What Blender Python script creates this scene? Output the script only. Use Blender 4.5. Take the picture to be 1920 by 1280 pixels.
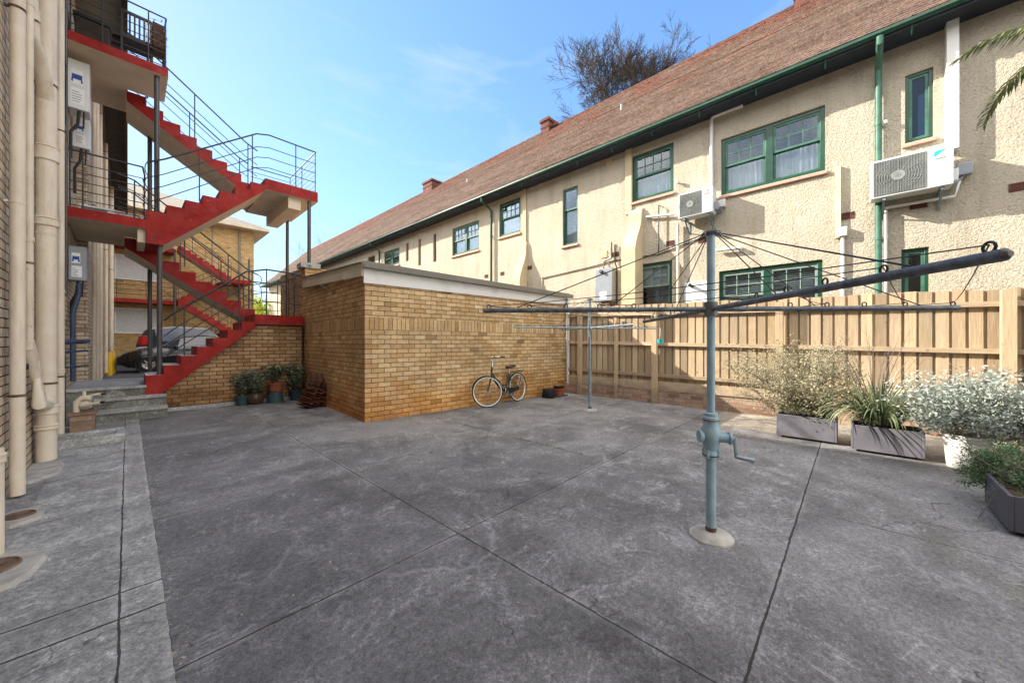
import bpy, math, random
from mathutils import Vector, Matrix
from math import radians as R, sin, cos, pi
random.seed(7)
S = bpy.context.scene
for o in list(bpy.data.objects): bpy.data.objects.remove(o)
# ------------------------------------------------------------------ camera, sky, sun
H = 1.42; F = 679.0; YAW = 46.7
SY, CY = sin(R(YAW)), cos(R(YAW))
cam = bpy.data.cameras.new('camera'); co = bpy.data.objects.new('camera', cam); S.collection.objects.link(co)
cam.sensor_width = 36; cam.lens = 36*F/1920; cam.clip_end = 3000; cam.clip_start = .05
co.location = (0, 0, H); co.rotation_euler = (R(90), 0, R(-YAW)); S.camera = co
L = Vector((.45, -.944, -.607)).normalized()          # travel direction of the sunlight
EL = math.asin(-L.z); AZ = math.atan2(-L.x, -L.y)
SKY_K, SKY_R, FILL_CLOUD = .90, 2.3, (6.9, 6.65, 6.35, 1)
W = bpy.data.worlds.new('World'); S.world = W; W.use_nodes = True
nt = W.node_tree; nt.nodes.clear()
def wn(t, **k):
    n = nt.nodes.new(t)
    for a, b in k.items(): setattr(n, a, b)
    return n
sky = wn('ShaderNodeTexSky', sky_type='NISHITA', sun_disc=False); sky.sun_elevation = EL; sky.sun_rotation = AZ
sky.air_density = 1.0; sky.dust_density = .4; sky.ozone_density = 2.2
tc = wn('ShaderNodeTexCoord'); mp = wn('ShaderNodeMapping'); mp.inputs['Scale'].default_value = (1.2, 2.2, 5.0); mp.inputs['Rotation'].default_value = (.25, .3, .6)
nz = wn('ShaderNodeTexNoise'); nz.inputs['Scale'].default_value = 1.6; nz.inputs['Detail'].default_value = 7; nz.inputs['Roughness'].default_value = .55; nz.inputs['Distortion'].default_value = .5
cr = wn('ShaderNodeValToRGB'); cr.color_ramp.elements[0].position = .50; cr.color_ramp.elements[1].position = .85; cr.color_ramp.elements[1].color = (.75, .75, .75, 1)
hs = wn('ShaderNodeHueSaturation'); hs.inputs['Saturation'].default_value = 1.12; hs.inputs['Value'].default_value = 1.0
mx = wn('ShaderNodeMixRGB'); mx.inputs[2].default_value = (1.75, 1.9, 2.05, 1)
bg = wn('ShaderNodeBackground'); bg.inputs[1].default_value = .15; ow = wn('ShaderNodeOutputWorld')
lk = nt.links.new
lk(tc.outputs['Generated'], mp.inputs[0]); lk(mp.outputs[0], nz.inputs['Vector']); lk(nz.outputs['Fac'], cr.inputs[0])
lk(sky.outputs[0], hs.inputs['Color']); lk(hs.outputs[0], mx.inputs[1]); lk(cr.outputs[0], mx.inputs[0]); 
# the bright side of the sky is thinned towards the sun; unseen bright clouds are added behind and above the camera to fill the shade
def wm(op, a, b=0.0, c=0.0):
    x = wn('ShaderNodeMath', operation=op)
    for i, q in enumerate((a, b, c)):
        if isinstance(q, (int, float)): x.inputs[i].default_value = q
        else: lk(q, x.inputs[i])
    return x.outputs[0]
sr = wn('ShaderNodeSeparateColor'); lk(hs.outputs[0], sr.inputs[0]); kf = wm('DIVIDE', SKY_K, wm('MULTIPLY_ADD', sr.outputs[0], SKY_R*.15, 1.0))
sc = wn('ShaderNodeVectorMath', operation='SCALE'); lk(hs.outputs[0], sc.inputs[0]); lk(kf, sc.inputs['Scale']); lk(sc.outputs[0], mx.inputs[1])
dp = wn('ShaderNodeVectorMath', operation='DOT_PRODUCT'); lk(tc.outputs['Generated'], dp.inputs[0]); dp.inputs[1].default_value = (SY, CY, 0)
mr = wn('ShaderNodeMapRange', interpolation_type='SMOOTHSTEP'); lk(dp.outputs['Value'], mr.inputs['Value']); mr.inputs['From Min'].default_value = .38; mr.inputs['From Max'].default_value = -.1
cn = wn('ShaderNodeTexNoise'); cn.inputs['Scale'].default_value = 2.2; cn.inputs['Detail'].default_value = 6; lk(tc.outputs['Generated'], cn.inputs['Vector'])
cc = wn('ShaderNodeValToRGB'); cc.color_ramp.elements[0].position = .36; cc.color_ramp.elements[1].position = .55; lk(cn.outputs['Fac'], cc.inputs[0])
m2 = wn('ShaderNodeMixRGB'); lk(wm('MULTIPLY', mr.outputs['Result'], cc.outputs[0]), m2.inputs[0]); lk(mx.outputs[0], m2.inputs[1]); m2.inputs[2].default_value = FILL_CLOUD
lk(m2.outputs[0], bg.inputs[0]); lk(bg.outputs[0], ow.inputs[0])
sl = bpy.data.lights.new('sun', 'SUN'); sl.energy = 3.3; sl.angle = R(.5); sl.color = (1, .93, .82)
so = bpy.data.objects.new('sun', sl); S.collection.objects.link(so); so.rotation_euler = L.to_track_quat('-Z', 'Y').to_euler()
S.view_settings.view_transform = 'Standard'; S.view_settings.look = 'None'; S.view_settings.exposure = 1.85; S.view_settings.gamma = 1
S.render.engine = 'CYCLES'; S.cycles.max_bounces = 8; S.cycles.transparent_max_bounces = 12
S.render.resolution_x = 1024; S.render.resolution_y = 682

# ------------------------------------------------------------------ measuring helpers (photo pixel -> point on a real plane)
def ray(u, v):
    t = (u-960)/F
    return (SY+CY*t, CY-SY*t, (640-v)/F)
def PX(u, v, x): a = ray(u, v); k = x/a[0]; return Vector((x, a[1]*k, H+a[2]*k))
def PY(u, v, y): a = ray(u, v); k = y/a[1]; return Vector((a[0]*k, y, H+a[2]*k))
def PZ(u, v, z=0): a = ray(u, v); k = (z-H)/a[2]; return Vector((a[0]*k, a[1]*k, z))

# ------------------------------------------------------------------ materials
class NT:
    def __init__(s, name):
        s.m = bpy.data.materials.new(name); s.m.use_nodes = True; s.t = s.m.node_tree; s.t.nodes.clear()
        s.out = s.n('ShaderNodeOutputMaterial'); s.b = s.n('ShaderNodeBsdfPrincipled'); s.l(s.b.outputs[0], s.out.inputs[0])
    def n(s, t, **k):
        x = s.t.nodes.new(t)
        for a, b in k.items():
            if a in x.inputs.keys(): x.inputs[a].default_value = b
            else: setattr(x, a, b)
        return x
    def l(s, a, b): s.t.links.new(a, b)
    def obj(s): return s.n('ShaderNodeTexCoord').outputs['Object']
    def uv(s): return s.n('ShaderNodeTexCoord').outputs['UV']
    def noise(s, vec, scale, detail=4, rough=.55, dist=0):
        x = s.n('ShaderNodeTexNoise', Scale=scale, Detail=detail, Roughness=rough, Distortion=dist); s.l(vec, x.inputs['Vector']); return x.outputs['Fac']
    def scl(s, vec, sc):
        x = s.n('ShaderNodeMapping'); x.inputs['Scale'].default_value = sc; s.l(vec, x.inputs[0]); return x.outputs[0]
    def ramp(s, fac, stops):
        x = s.n('ShaderNodeValToRGB'); e = x.color_ramp.elements
        while len(e) < len(stops): e.new(.5)
        for i, (p, c) in enumerate(stops):
            e[i].position = p; e[i].color = (c, c, c, 1) if isinstance(c, (int, float)) else (*c, 1)
        s.l(fac, x.inputs[0]); return x.outputs[0]
    def mix(s, f, a, b, mode='MIX'):
        x = s.n('ShaderNodeMixRGB', blend_type=mode)
        for i, q in ((0, f), (1, a), (2, b)):
            if isinstance(q, (int, float)): x.inputs[i].default_value = q if i == 0 else (q, q, q, 1)
            elif isinstance(q, tuple): x.inputs[i].default_value = (*q, 1)
            else: s.l(q, x.inputs[i])
        return x.outputs[0]
    def math(s, op, a, b=0.0, c=None):
        x = s.n('ShaderNodeMath', operation=op)
        for i, q in enumerate((a, b) if c is None else (a, b, c)):
            if isinstance(q, (int, float)): x.inputs[i].default_value = q
            else: s.l(q, x.inputs[i])
        return x.outputs[0]
    def bump(s, h, dist, strength=1.0):
        x = s.n('ShaderNodeBump', Strength=strength, Distance=dist); s.l(h, x.inputs['Height']); s.l(x.outputs[0], s.b.inputs['Normal'])
    def set(s, **k):
        for a, b in k.items():
            a = a.replace('_', ' ')
            if isinstance(b, (int, float)): s.b.inputs[a].default_value = b
            elif isinstance(b, tuple): s.b.inputs[a].default_value = (*b, 1)
            else: s.l(b, s.b.inputs[a])
        return s.m
def mat(name, col, rough=.6, metal=0, var=.18, scale=5, bump=0, bscale=80, col2=None, spec=.4, mask=(.35, .7)):
    s = NT(name); v = s.obj(); n = s.noise(v, scale, 6)
    c2 = col2 or tuple(min(1, c*(1+var)) for c in col); c1 = tuple(c*(1-var) for c in col) if not col2 else col
    c = s.ramp(n, [(mask[0], c1), (mask[1], c2)])
    if bump: s.bump(s.noise(v, bscale, 3), bump)
    return s.set(Base_Color=c, Roughness=rough, Metallic=metal, Specular_IOR_Level=spec)
def brick(name, c1, c2, mortar, bw=.24, bh=.086, gap=.011, band=None, low=None, dirt=.35, bump=.006):
    s = NT(name); uv = s.uv(); o = s.obj()
    wob = s.n('ShaderNodeTexNoise', Scale=9, Detail=3); s.l(uv, wob.inputs['Vector'])
    off = s.n('ShaderNodeVectorMath', operation='MULTIPLY_ADD'); s.l(wob.outputs['Color'], off.inputs[0]); off.inputs[1].default_value = (.010, .010, 0); s.l(uv, off.inputs[2]); vec = off.outputs[0]
    def bt(w, h, yo=0):
        m = s.n('ShaderNodeMapping'); m.inputs['Location'].default_value = (0, yo, 0); s.l(vec, m.inputs[0])
        b = s.n('ShaderNodeTexBrick', Scale=1.0); b.offset = .5 if w > h else 0
        b.inputs['Color1'].default_value = (0, 0, 0, 1); b.inputs['Color2'].default_value = (1, 1, 1, 1); b.inputs['Mortar'].default_value = (.5, .5, .5, 1)
        b.inputs['Mortar Size'].default_value = gap/2; b.inputs['Mortar Smooth'].default_value = .25; b.inputs['Bias'].default_value = 0
        b.inputs['Brick Width'].default_value = w; b.inputs['Row Height'].default_value = h; s.l(m.outputs[0], b.inputs['Vector']); return b
    md = tuple((p+q)/2 for p, q in zip(c1, c2)); pale = tuple(min(.8, q*1.12+.05) for q in c2); burnt = tuple(p*.55 for p in c1)
    b = bt(bw, bh); col, fac = b.outputs['Color'], b.outputs['Fac']
    sx = s.n('ShaderNodeSeparateXYZ'); s.l(uv, sx.inputs[0]); z = sx.outputs[1]
    if band:
        b2 = bt(bh, band[1]-band[0]+.02, -band[0]+.01); inb = s.math('MULTIPLY', s.math('GREATER_THAN', z, band[0]), s.math('LESS_THAN', z, band[1]))
        col = s.mix(inb, col, b2.outputs['Color']); fac = s.mix(inb, fac, b2.outputs['Fac'])
    col = s.ramp(col, [(.0, burnt), (.05, c1), (.4, md), (.8, c2), (.93, c2), (1, pale)]); face_v = s.ramp(s.noise(uv, 14, 5, .75), [(.3, .78), (.7, 1.18)]); col = s.mix(1.0, col, face_v, 'MULTIPLY')
    col = s.mix(s.ramp(fac, [(.25, 0), (.75, 1)]), col, mortar)
    if low:
        n = s.noise(uv, 1.3, 4); lf = s.math('SUBTRACT', s.math('MULTIPLY', n, 1.5), z); lf = s.ramp(lf, [(.0, 0), (.5, 1)])
        lf2 = s.math('MULTIPLY', lf, s.ramp(fac, [(0, 1), (.4, .1)])); col = s.mix(lf2, col, low, 'MULTIPLY')
    d = s.ramp(s.noise(o, 1.1, 6, .6), [(.3, 1-dirt), (.65, 1.0)]); col = s.mix(1.0, col, d, 'MULTIPLY')
    d2 = s.ramp(s.noise(o, 45, 4, .7), [(.3, .78), (.7, 1.12)]); col = s.mix(1.0, col, d2, 'MULTIPLY')
    # efflorescence and weathered patches
    d3 = s.ramp(s.noise(o, 2.7, 6, .7), [(.62, 0), (.8, .35)]); col = s.mix(d3, col, (.55, .50, .42))
    h = s.math('ADD', s.math('MULTIPLY', fac, -1.0), s.math('MULTIPLY', s.noise(o, 70, 4), .5)); s.bump(h, bump)
    return s.set(Base_Color=col, Roughness=.85, Specular_IOR_Level=.25)
M = {}
M['brick_garage'] = brick('buff_brick', (.56, .35, .155), (.74, .53, .29), (.15, .10, .06), gap=.012, band=(1.63, 1.85), low=(1, .74, .46))
M['brick_side'] = brick('orange_buff_brick', (.52, .29, .12), (.66, .42, .20), (.13, .085, .05), gap=.012, band=(1.63, 1.85), low=(1, .75, .5))
M['brick_low'] = brick('brown_buff_brick', (.42, .23, .10), (.60, .38, .20), (.10, .07, .045), gap=.016, low=(.8, .7, .6), dirt=.45)
M['brick_left'] = brick('pale_buff_brick', (.64, .49, .33), (.78, .65, .48), (.11, .085, .065), gap=.014, dirt=.35)
M['brick_far'] = brick('yellow_brick', (.52, .33, .13), (.64, .44, .20), (.25, .17, .09), gap=.012, dirt=.2)
M['brick_red'] = brick('red_brick', (.13, .036, .025), (.21, .068, .045), (.20, .17, .15), dirt=.4)
M['brick_plinth'] = brick('plinth_brick', (.36, .21, .13), (.50, .34, .24), (.28, .25, .22), gap=.016, dirt=.5)

def stucco(name, c, c2, b=.02):
    s = NT(name); o = s.obj()
    n1 = s.noise(o, 26, 5, .65, .8); v = s.n('ShaderNodeTexVoronoi', Scale=36.0); s.l(s.scl(o, (1, 1, .8)), v.inputs['Vector'])
    h = s.math('ADD', s.ramp(n1, [(.35, 0), (.7, 1)]), s.math('MULTIPLY', v.outputs['Distance'], .5)); h = s.math('ADD', h, s.math('MULTIPLY', s.noise(o, 90, 3), .25))
    col = s.mix(s.ramp(s.noise(o, .9, 6, .6), [(.35, 0), (.7, 1)]), c, c2)
    st = s.noise(s.scl(o, (2.2, 2.2, .35)), 1.4, 6, .65); col = s.mix(s.ramp(st, [(.50, 0), (.74, .6)]), col, tuple(x*.60 for x in c))
    pit = s.ramp(n1, [(.30, .64), (.46, 1)]); col = s.mix(1.0, col, pit, 'MULTIPLY')
    s.bump(h, b); return s.set(Base_Color=col, Roughness=.9, Specular_IOR_Level=.2)
M['stucco'] = stucco('cream_roughcast', (.570, .502, .385), (.635, .575, .46), .020)
M['smooth'] = mat('cream_smooth_render', (.56, .455, .29), .85, var=.12, scale=2, bump=.002, bscale=60)
M['sill'] = mat('pink_sill_paint', (.50, .27, .20), .7, var=.15, scale=8)

def concrete(name, dark, light, xl=(), yl=(), cracks=True, tint=None, stain=0):
    s = NT(name); o = s.obj(); sx = s.n('ShaderNodeSeparateXYZ'); s.l(o, sx.inputs[0]); X, Y = sx.outputs[0], sx.outputs[1]
    big = s.noise(o, .55, 7, .62, 1.2); mid = s.noise(o, 2.6, 8, .75, .6); fine = s.noise(o, 30, 8, .85); vf = s.noise(o, 95, 4, .8); pt = s.noise(o, 5.5, 8, .8, .8)
    lt2 = tuple(min(1, x*1.5) for x in light)
    col = s.mix(s.ramp(big, [(.38, 0), (.62, 1)]), dark, light)
    col = s.mix(s.ramp(mid, [(.46, 0), (.70, .5)]), col, lt2)
    col = s.mix(s.ramp(pt, [(.54, 0), (.70, .4)]), col, tuple(x*1.8 for x in light))
    col = s.mix(s.ramp(s.noise(o, 1.6, 7, .75, .3), [(.56, 0), (.70, .45)]), col, tuple(x*.62 for x in dark))
    rdg = s.math('ABSOLUTE', s.math('SUBTRACT', s.noise(o, 1.3, 6, .7, 1.6), .5)); col = s.mix(s.math('MULTIPLY', s.ramp(rdg, [(.0, .6), (.018, 0)]), s.ramp(mid, [(.48, 0), (.6, 1)])), col, tuple(min(1, x*2.2) for x in light))
    col = s.mix(s.ramp(s.noise(o, .8, 5, .6), [(.58, 0), (.72, .35)]), col, (.16, .135, .09))
    col = s.mix(1.0, col, s.ramp(fine, [(.36, .55), (.52, 1.0), (.68, 1.6)]), 'MULTIPLY'); col = s.mix(1.0, col, s.ramp(vf, [(.32, .6), (.7, 1.45)]), 'MULTIPLY')
    v = s.n('ShaderNodeTexVoronoi', Scale=38.0); s.l(o, v.inputs['Vector']); sp = s.ramp(v.outputs['Distance'], [(.08, .5), (.2, 0)]); col = s.mix(s.math('MULTIPLY', sp, s.ramp(mid, [(.4, .15), (.6, 1)])), col, (.45, .44, .42))
    if tint:   # mossy / lichen toned ground near the wall, has its own outline
        col = s.mix(s.math('MULTIPLY', s.ramp(s.math('SUBTRACT', Y, s.math('MULTIPLY', s.noise(o, 1.2, 5), 3.0)), [(.0, 0), (1.0, 0)]), 1), col, tint)
    jw = s.math('MULTIPLY', s.math('SUBTRACT', s.noise(o, 3.5, 5, .7), .5), .020); jm = None
    for axis, ls in ((X, xl), (Y, yl)):
        for a, w in ls:
            d = s.math('ABSOLUTE', s.math('SUBTRACT', s.math('ADD', axis, jw), a))
            m = s.math('LESS_THAN', d, s.math('MULTIPLY_ADD', s.noise(o, 11, 4, .7), w*1.5, w*-.15)); jm = m if jm is None else s.math('MAXIMUM', jm, m)
            hl = s.ramp(s.math('MULTIPLY', d, s.math('ADD', .6, s.noise(o, 4, 4))), [(.0, .5), (.045, 0)])
            col = s.mix(s.math('MULTIPLY', hl, s.ramp(s.noise(o, 1.3, 4), [(.45, 0), (.6, 1)])), col, tuple(min(1, x*1.7) for x in light))
    if cracks:
        wv = s.n('ShaderNodeTexNoise', Scale=1.7, Detail=6); s.l(o, wv.inputs['Vector']); ad = s.n('ShaderNodeVectorMath', operation='MULTIPLY_ADD'); s.l(wv.outputs['Color'], ad.inputs[0]); ad.inputs[1].default_value = (.9, .9, .9); s.l(o, ad.inputs[2])
        vc = s.n('ShaderNodeTexVoronoi', Scale=.62, feature='DISTANCE_TO_EDGE'); s.l(ad.outputs[0], vc.inputs['Vector'])
        cm = s.math('MULTIPLY', s.math('LESS_THAN', vc.outputs['Distance'], .0028), s.ramp(s.noise(o, .7, 3), [(.5, 0), (.56, 1)]))
        col = s.mix(s.math('MULTIPLY', cm, .6), col, tuple(x*.35 for x in dark))
        cm2 = s.math('MULTIPLY', s.ramp(vc.outputs['Distance'], [(.0, .35), (.02, 0)]), s.ramp(s.noise(o, .7, 3), [(.40, 1), (.46, 0)])); col = s.mix(cm2, col, tuple(min(1, x*1.8) for x in light))
    h = s.math('ADD', fine, s.math('MULTIPLY', mid, .8))
    if len(xl) > 1 and len(yl) > 1:   # each poured slab has its own tone
        wn_ = s.n('ShaderNodeTexWhiteNoise', noise_dimensions='2D'); cb = s.n('ShaderNodeCombineXYZ'); s.l(s.math('FLOOR', s.math('DIVIDE', s.math('SUBTRACT', X, 1.68), 2.24)), cb.inputs[0]); s.l(s.math('FLOOR', s.math('DIVIDE', s.math('SUBTRACT', Y, .33), 1.82)), cb.inputs[1]); s.l(cb.outputs[0], wn_.inputs[0])
        col = s.mix(1.0, col, s.ramp(wn_.outputs[0], [(0, .88), (1, 1.14)]), 'MULTIPLY')
    if jm is not None: col = s.mix(s.math('MULTIPLY', jm, .9), col, (.03, .027, .02)); h = s.math('SUBTRACT', h, s.math('MULTIPLY', jm, 3.0))
    s.bump(h, .006); return s.set(Base_Color=col, Roughness=s.ramp(mid, [(.3, .7), (.7, .95)]), Specular_IOR_Level=.3)
M['yard'] = concrete('weathered_concrete', (.112, .106, .106), (.232, .223, .221), xl=((1.68, .009), (3.92, .009), (6.15, .007)), yl=((.33, .009), (2.13, .009), (4.05, .006)))
M['path'] = concrete('grey_path_concrete', (.23, .22, .206), (.39, .378, .355), xl=((-.03, .008), (.145, .010)), yl=((2.72, .013), (3.0, .013), (5.9, .014), (8.0, .012), (1.2, .013), (4.6, .006)))
M['conc'] = concrete('step_concrete', (.26, .255, .24), (.40, .395, .38), cracks=False)
M['riser'] = concrete('mossy_riser', (.12, .12, .098), (.24, .238, .21), cracks=False)
M['ground'] = mat('driveway_asphalt', (.10, .098, .095), .9, var=.25, scale=1.5, bump=.004, bscale=60)
M['pale_conc'] = mat('pale_mortar', (.42, .39, .34), .9, var=.25, scale=7, bump=.01, bscale=25)
M['lightground'] = concrete('pale_concrete', (.20, .175, .14), (.30, .27, .22), cracks=False)

def wood(name, c1, c2, grain='z'):
    s = NT(name); o = s.obj()
    g = s.noise(s.scl(o, (14, 14, 1.0) if grain == 'z' else (14, 1.0, 14)), 3.2, 6, .6, .8)
    col = s.mix(s.ramp(g, [(.3, 0), (.7, 1)]), c1, c2)
    at = s.n('ShaderNodeAttribute', attribute_name='tone'); col = s.mix(1.0, col, s.ramp(at.outputs['Fac'], [(0, .60), (1, 1.18)]), 'MULTIPLY')
    wst = s.ramp(s.noise(s.scl(o, (2.5, 2.5, .7)), 1.3, 6, .7), [(.45, 0), (.7, .5)]); col = s.mix(wst, col, (.30, .25, .19)); sz = s.n('ShaderNodeSeparateXYZ'); s.l(o, sz.inputs[0]); lowd = s.math('SUBTRACT', s.math('MULTIPLY', s.noise(o, 3, 5), .9), sz.outputs[2]); col = s.mix(s.ramp(lowd, [(-.25, 0), (.2, .6)]), col, (.20, .16, .12))
    v = s.n('ShaderNodeTexVoronoi', Scale=3.2); s.l(s.scl(o, (1, 1, .8)), v.inputs['Vector']); col = s.mix(s.ramp(v.outputs['Distance'], [(.035, .6), (.09, 0)]), col, tuple(x*.35 for x in c1))
    s.bump(g, .004); return s.set(Base_Color=col, Roughness=.8, Specular_IOR_Level=.25)
M['paling'] = wood('treated_pine', (.40, .285, .17), (.55, .425, .275)); M['rail'] = wood('pine_rail', (.44, .32, .20), (.60, .47, .32), 'y')

def roof_tile(name, c1, c2, lichen, w=.17, h=.16):
    s = NT(name); uv = s.uv(); o = s.obj()
    b = s.n('ShaderNodeTexBrick', Scale=1.0); b.inputs['Color1'].default_value = (*c1, 1); b.inputs['Color2'].default_value = (*c2, 1); b.inputs['Mortar'].default_value = (.035, .025, .02, 1)
    b.inputs['Mortar Size'].default_value = .008; b.inputs['Brick Width'].default_value = w; b.inputs['Row Height'].default_value = h; b.inputs['Mortar Smooth'].default_value = .3; s.l(uv, b.inputs['Vector'])
    sx = s.n('ShaderNodeSeparateXYZ'); s.l(uv, sx.inputs[0]); row = s.math('FRACT', s.math('DIVIDE', sx.outputs[1], h))
    lf = s.math('ADD', s.math('MULTIPLY', s.noise(o, .75, 6, .7), 1.1), s.math('MULTIPLY_ADD', sx.outputs[1], -.085, 17.0*.085)); col = s.mix(s.ramp(lf, [(.34, 0), (.54, .9)]), b.outputs['Color'], lichen)
    col = s.mix(s.ramp(s.noise(o, 16, 5, .8), [(.44, 0), (.70, .7)]), col, (.23, .20, .165)); col = s.mix(1.0, col, s.ramp(s.noise(o, 5, 8, .85), [(.34, .50), (.66, 1.45)]), 'MULTIPLY')
    hh = s.math('ADD', s.math('MULTIPLY', row, -1.0), s.math('MULTIPLY', b.outputs['Fac'], -.6)); hh = s.math('ADD', hh, s.math('MULTIPLY', s.noise(o, 22, 3), .7)); s.bump(hh, .022)
    return s.set(Base_Color=col, Roughness=.9, Specular_IOR_Level=.2)
M['tiles'] = roof_tile('terracotta_shingles', (.135, .034, .020), (.23, .068, .040), (.135, .085, .062), .15, .115)
M['tiles_far'] = roof_tile('brown_roof_tiles', (.13, .09, .07), (.22, .16, .12), (.28, .25, .20), .3, .34)
M['green'] = mat('green_gloss_paint', (.010, .060, .036), .35, var=.2, scale=6, spec=.5)
M['green_mid'] = mat('faded_green_paint', (.055, .155, .108), .5, var=.25, scale=6)
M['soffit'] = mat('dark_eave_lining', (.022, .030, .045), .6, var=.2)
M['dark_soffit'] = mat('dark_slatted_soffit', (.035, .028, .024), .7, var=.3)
M['red'] = mat('red_gloss_paint', (.23, .007, .005), .55, col2=(.35, .014, .009), spec=.2, scale=3.5, bump=.002, bscale=40)
def red_mat():
    s = NT('red_gloss_paint'); o = s.obj(); col = s.ramp(s.noise(o, 3.0, 6, .65), [(.35, (.22, .008, .006)), (.68, (.36, .020, .014))])
    col = s.mix(s.ramp(s.noise(s.scl(o, (3, 3, .7)), 1.5, 6, .7), [(.52, 0), (.75, .5)]), col, (.13, .012, .010)); col = s.mix(s.ramp(s.noise(o, 11, 7, .8), [(.655, 0), (.675, .85)]), col, (.30, .25, .22)); col = s.mix(s.ramp(s.noise(o, 1.6, 6, .7), [(.56, 0), (.75, .35)]), col, (.42, .10, .075))
    s.bump(s.noise(o, 34, 4), .004); return s.set(Base_Color=col, Roughness=s.ramp(s.noise(o, 5, 4), [(.3, .45), (.7, .8)]), Specular_IOR_Level=.25)
M['red'] = red_mat()
M['soffit_beige'] = mat('beige_soffit_paint', (.68, .57, .43), .8, var=.10, scale=2.5, bump=.002, bscale=30)
M['tread'] = mat('worn_tread', (.62, .52, .49), .8, var=.25, scale=9)
M['steel'] = mat('dark_grey_steel', (.030, .029, .030), .45, var=.25, scale=14, spec=.5)
M['post'] = mat('dark_brown_post', (.075, .068, .066), .4, var=.2, scale=8, spec=.5)
def pipe_mat():
    s = NT('cream_pipe_paint'); o = s.obj(); col = s.ramp(s.noise(o, 3, 5), [(.35, (.66, .57, .44)), (.7, (.76, .68, .55))])
    col = s.mix(s.ramp(s.noise(s.scl(o, (6, 6, .8)), 1.6, 6, .7), [(.52, 0), (.74, .55)]), col, (.42, .31, .19)); col = s.mix(s.ramp(s.noise(o, 13, 6, .75), [(.66, 0), (.70, .8)]), col, (.16, .12, .09))
    s.bump(s.noise(o, 20, 4), .004); return s.set(Base_Color=col, Roughness=.5, Specular_IOR_Level=.35)
M['pipe'] = pipe_mat()
M['pipe_white'] = mat('white_pvc', (.72, .71, .68), .4, var=.08, scale=4)
M['rust'] = mat('rusty_iron', (.07, .045, .032), .85, col2=(.22, .14, .085), scale=14, bump=.003, bscale=50)
M['white'] = mat('white_paint', (.60, .58, .53), .5, col2=(.76, .75, .72), scale=2.2, mask=(.3, .5), bump=.001)
M['cream_board'] = mat('cream_board', (.60, .52, .38), .7, var=.15, scale=2)
M['gutter_grey'] = mat('olive_grey_steel', (.20, .185, .155), .5, var=.12, scale=3)
M['ac'] = mat('appliance_white', (.66, .68, .67), .4, var=.05, scale=3)
M['ac_grey'] = mat('appliance_grey', (.27, .30, .33), .4, var=.06, scale=4)
M['grille'] = mat('dark_grille', (.14, .15, .14), .5, var=.2); M['grille_lt'] = mat('pale_grille_wire', (.25, .27, .26), .5, var=.1)
M['black'] = mat('black_plastic', (.015, .015, .016), .45, var=.3); M['blackcord'] = mat('black_cord', (.02, .018, .017), .6)
M['galv'] = mat('galvanised_steel', (.30, .37, .41), .42, metal=.45, var=.2, scale=10, bump=.001, bscale=90, col2=(.20, .25, .28))
M['galv_dark'] = mat('aged_dark_steel', (.075, .083, .090), .5, metal=.25, var=.35, scale=22, col2=(.19, .20, .21))
M['blue_iron'] = mat('pale_blue_iron', (.24, .36, .42), .55, metal=.1, col2=(.36, .49, .55), scale=9, bump=.004, bscale=30)
M['wire'] = mat('dark_wire', (.03, .03, .032), .5); M['chrome'] = mat('bright_steel', (.55, .56, .57), .25, metal=.9, var=.05)
M['frame_green'] = mat('dark_green_enamel', (.012, .030, .024), .25, var=.1, spec=.6); M['tyre'] = mat('black_rubber', (.015, .015, .015), .8); M['whitewall'] = mat('white_sidewall', (.72, .71, .68), .6, var=.06)
M['leather'] = mat('brown_saddle', (.05, .028, .020), .5)
M['charcoal'] = mat('charcoal_planter', (.10, .095, .12), .55, var=.12, scale=5, bump=.001, bscale=30); M['lilac'] = mat('weathered_grey_planter', (.165, .158, .185), .7, var=.2, scale=4)
M['soil'] = mat('dry_soil', (.09, .055, .035), .95, var=.4, scale=30, bump=.02, bscale=40)
M['terracotta'] = mat('terracotta_clay', (.30, .085, .040), .8, var=.25, scale=9, bump=.002, bscale=40); M['brown_glaze'] = mat('brown_glazed_pot', (.075, .045, .03), .35, var=.25); M['teal_pot'] = mat('teal_plastic', (.035, .070, .078), .5, var=.15)
M['tile_dark'] = mat('sooty_clay', (.10, .035, .022), .85, var=.4, scale=8); M['tile_brown'] = mat('weathered_clay', (.22, .12, .08), .85, var=.3, scale=8); M['cyan'] = mat('cyan_plastic', (.02, .45, .50), .4, var=.08); M['navy'] = mat('navy_plastic', (.035, .055, .10), .55, var=.2); M['yellow'] = mat('yellow_bollard_paint', (.72, .42, .01), .5, var=.12, scale=8)
M['bark'] = mat('grey_brown_bark', (.050, .036, .028), .9, var=.35, scale=6); M['bark2'] = mat('pale_twig_bark', (.20, .155, .13), .9, var=.3)
M['curtain'] = mat('white_curtain', (.80, .80, .82), .9, var=.05); M['blind'] = mat('white_blind', (.85, .85, .83), .6, var=.05); M['lace'] = mat('lace_curtain', (.55, .55, .54), .9, var=.12, scale=12)
M['wicker'] = mat('brown_wicker', (.075, .035, .022), .8, var=.4, scale=30); M['redplastic'] = mat('red_lens', (.45, .01, .012), .2, spec=.6)
M['carblack'] = mat('black_car_paint', (.012, .010, .011), .12, var=.05, spec=.7); M['carwhite'] = mat('white_car_paint', (.66, .67, .68), .2, var=.03, spec=.6)
M['carglass'] = mat('tinted_car_glass', (.02, .03, .04), .05, spec=.8); M['lamp_glass'] = mat('clear_lamp', (.55, .57, .58), .15, spec=.7); M['alloy'] = mat('alloy_wheel', (.5, .5, .52), .3, metal=.7)
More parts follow.
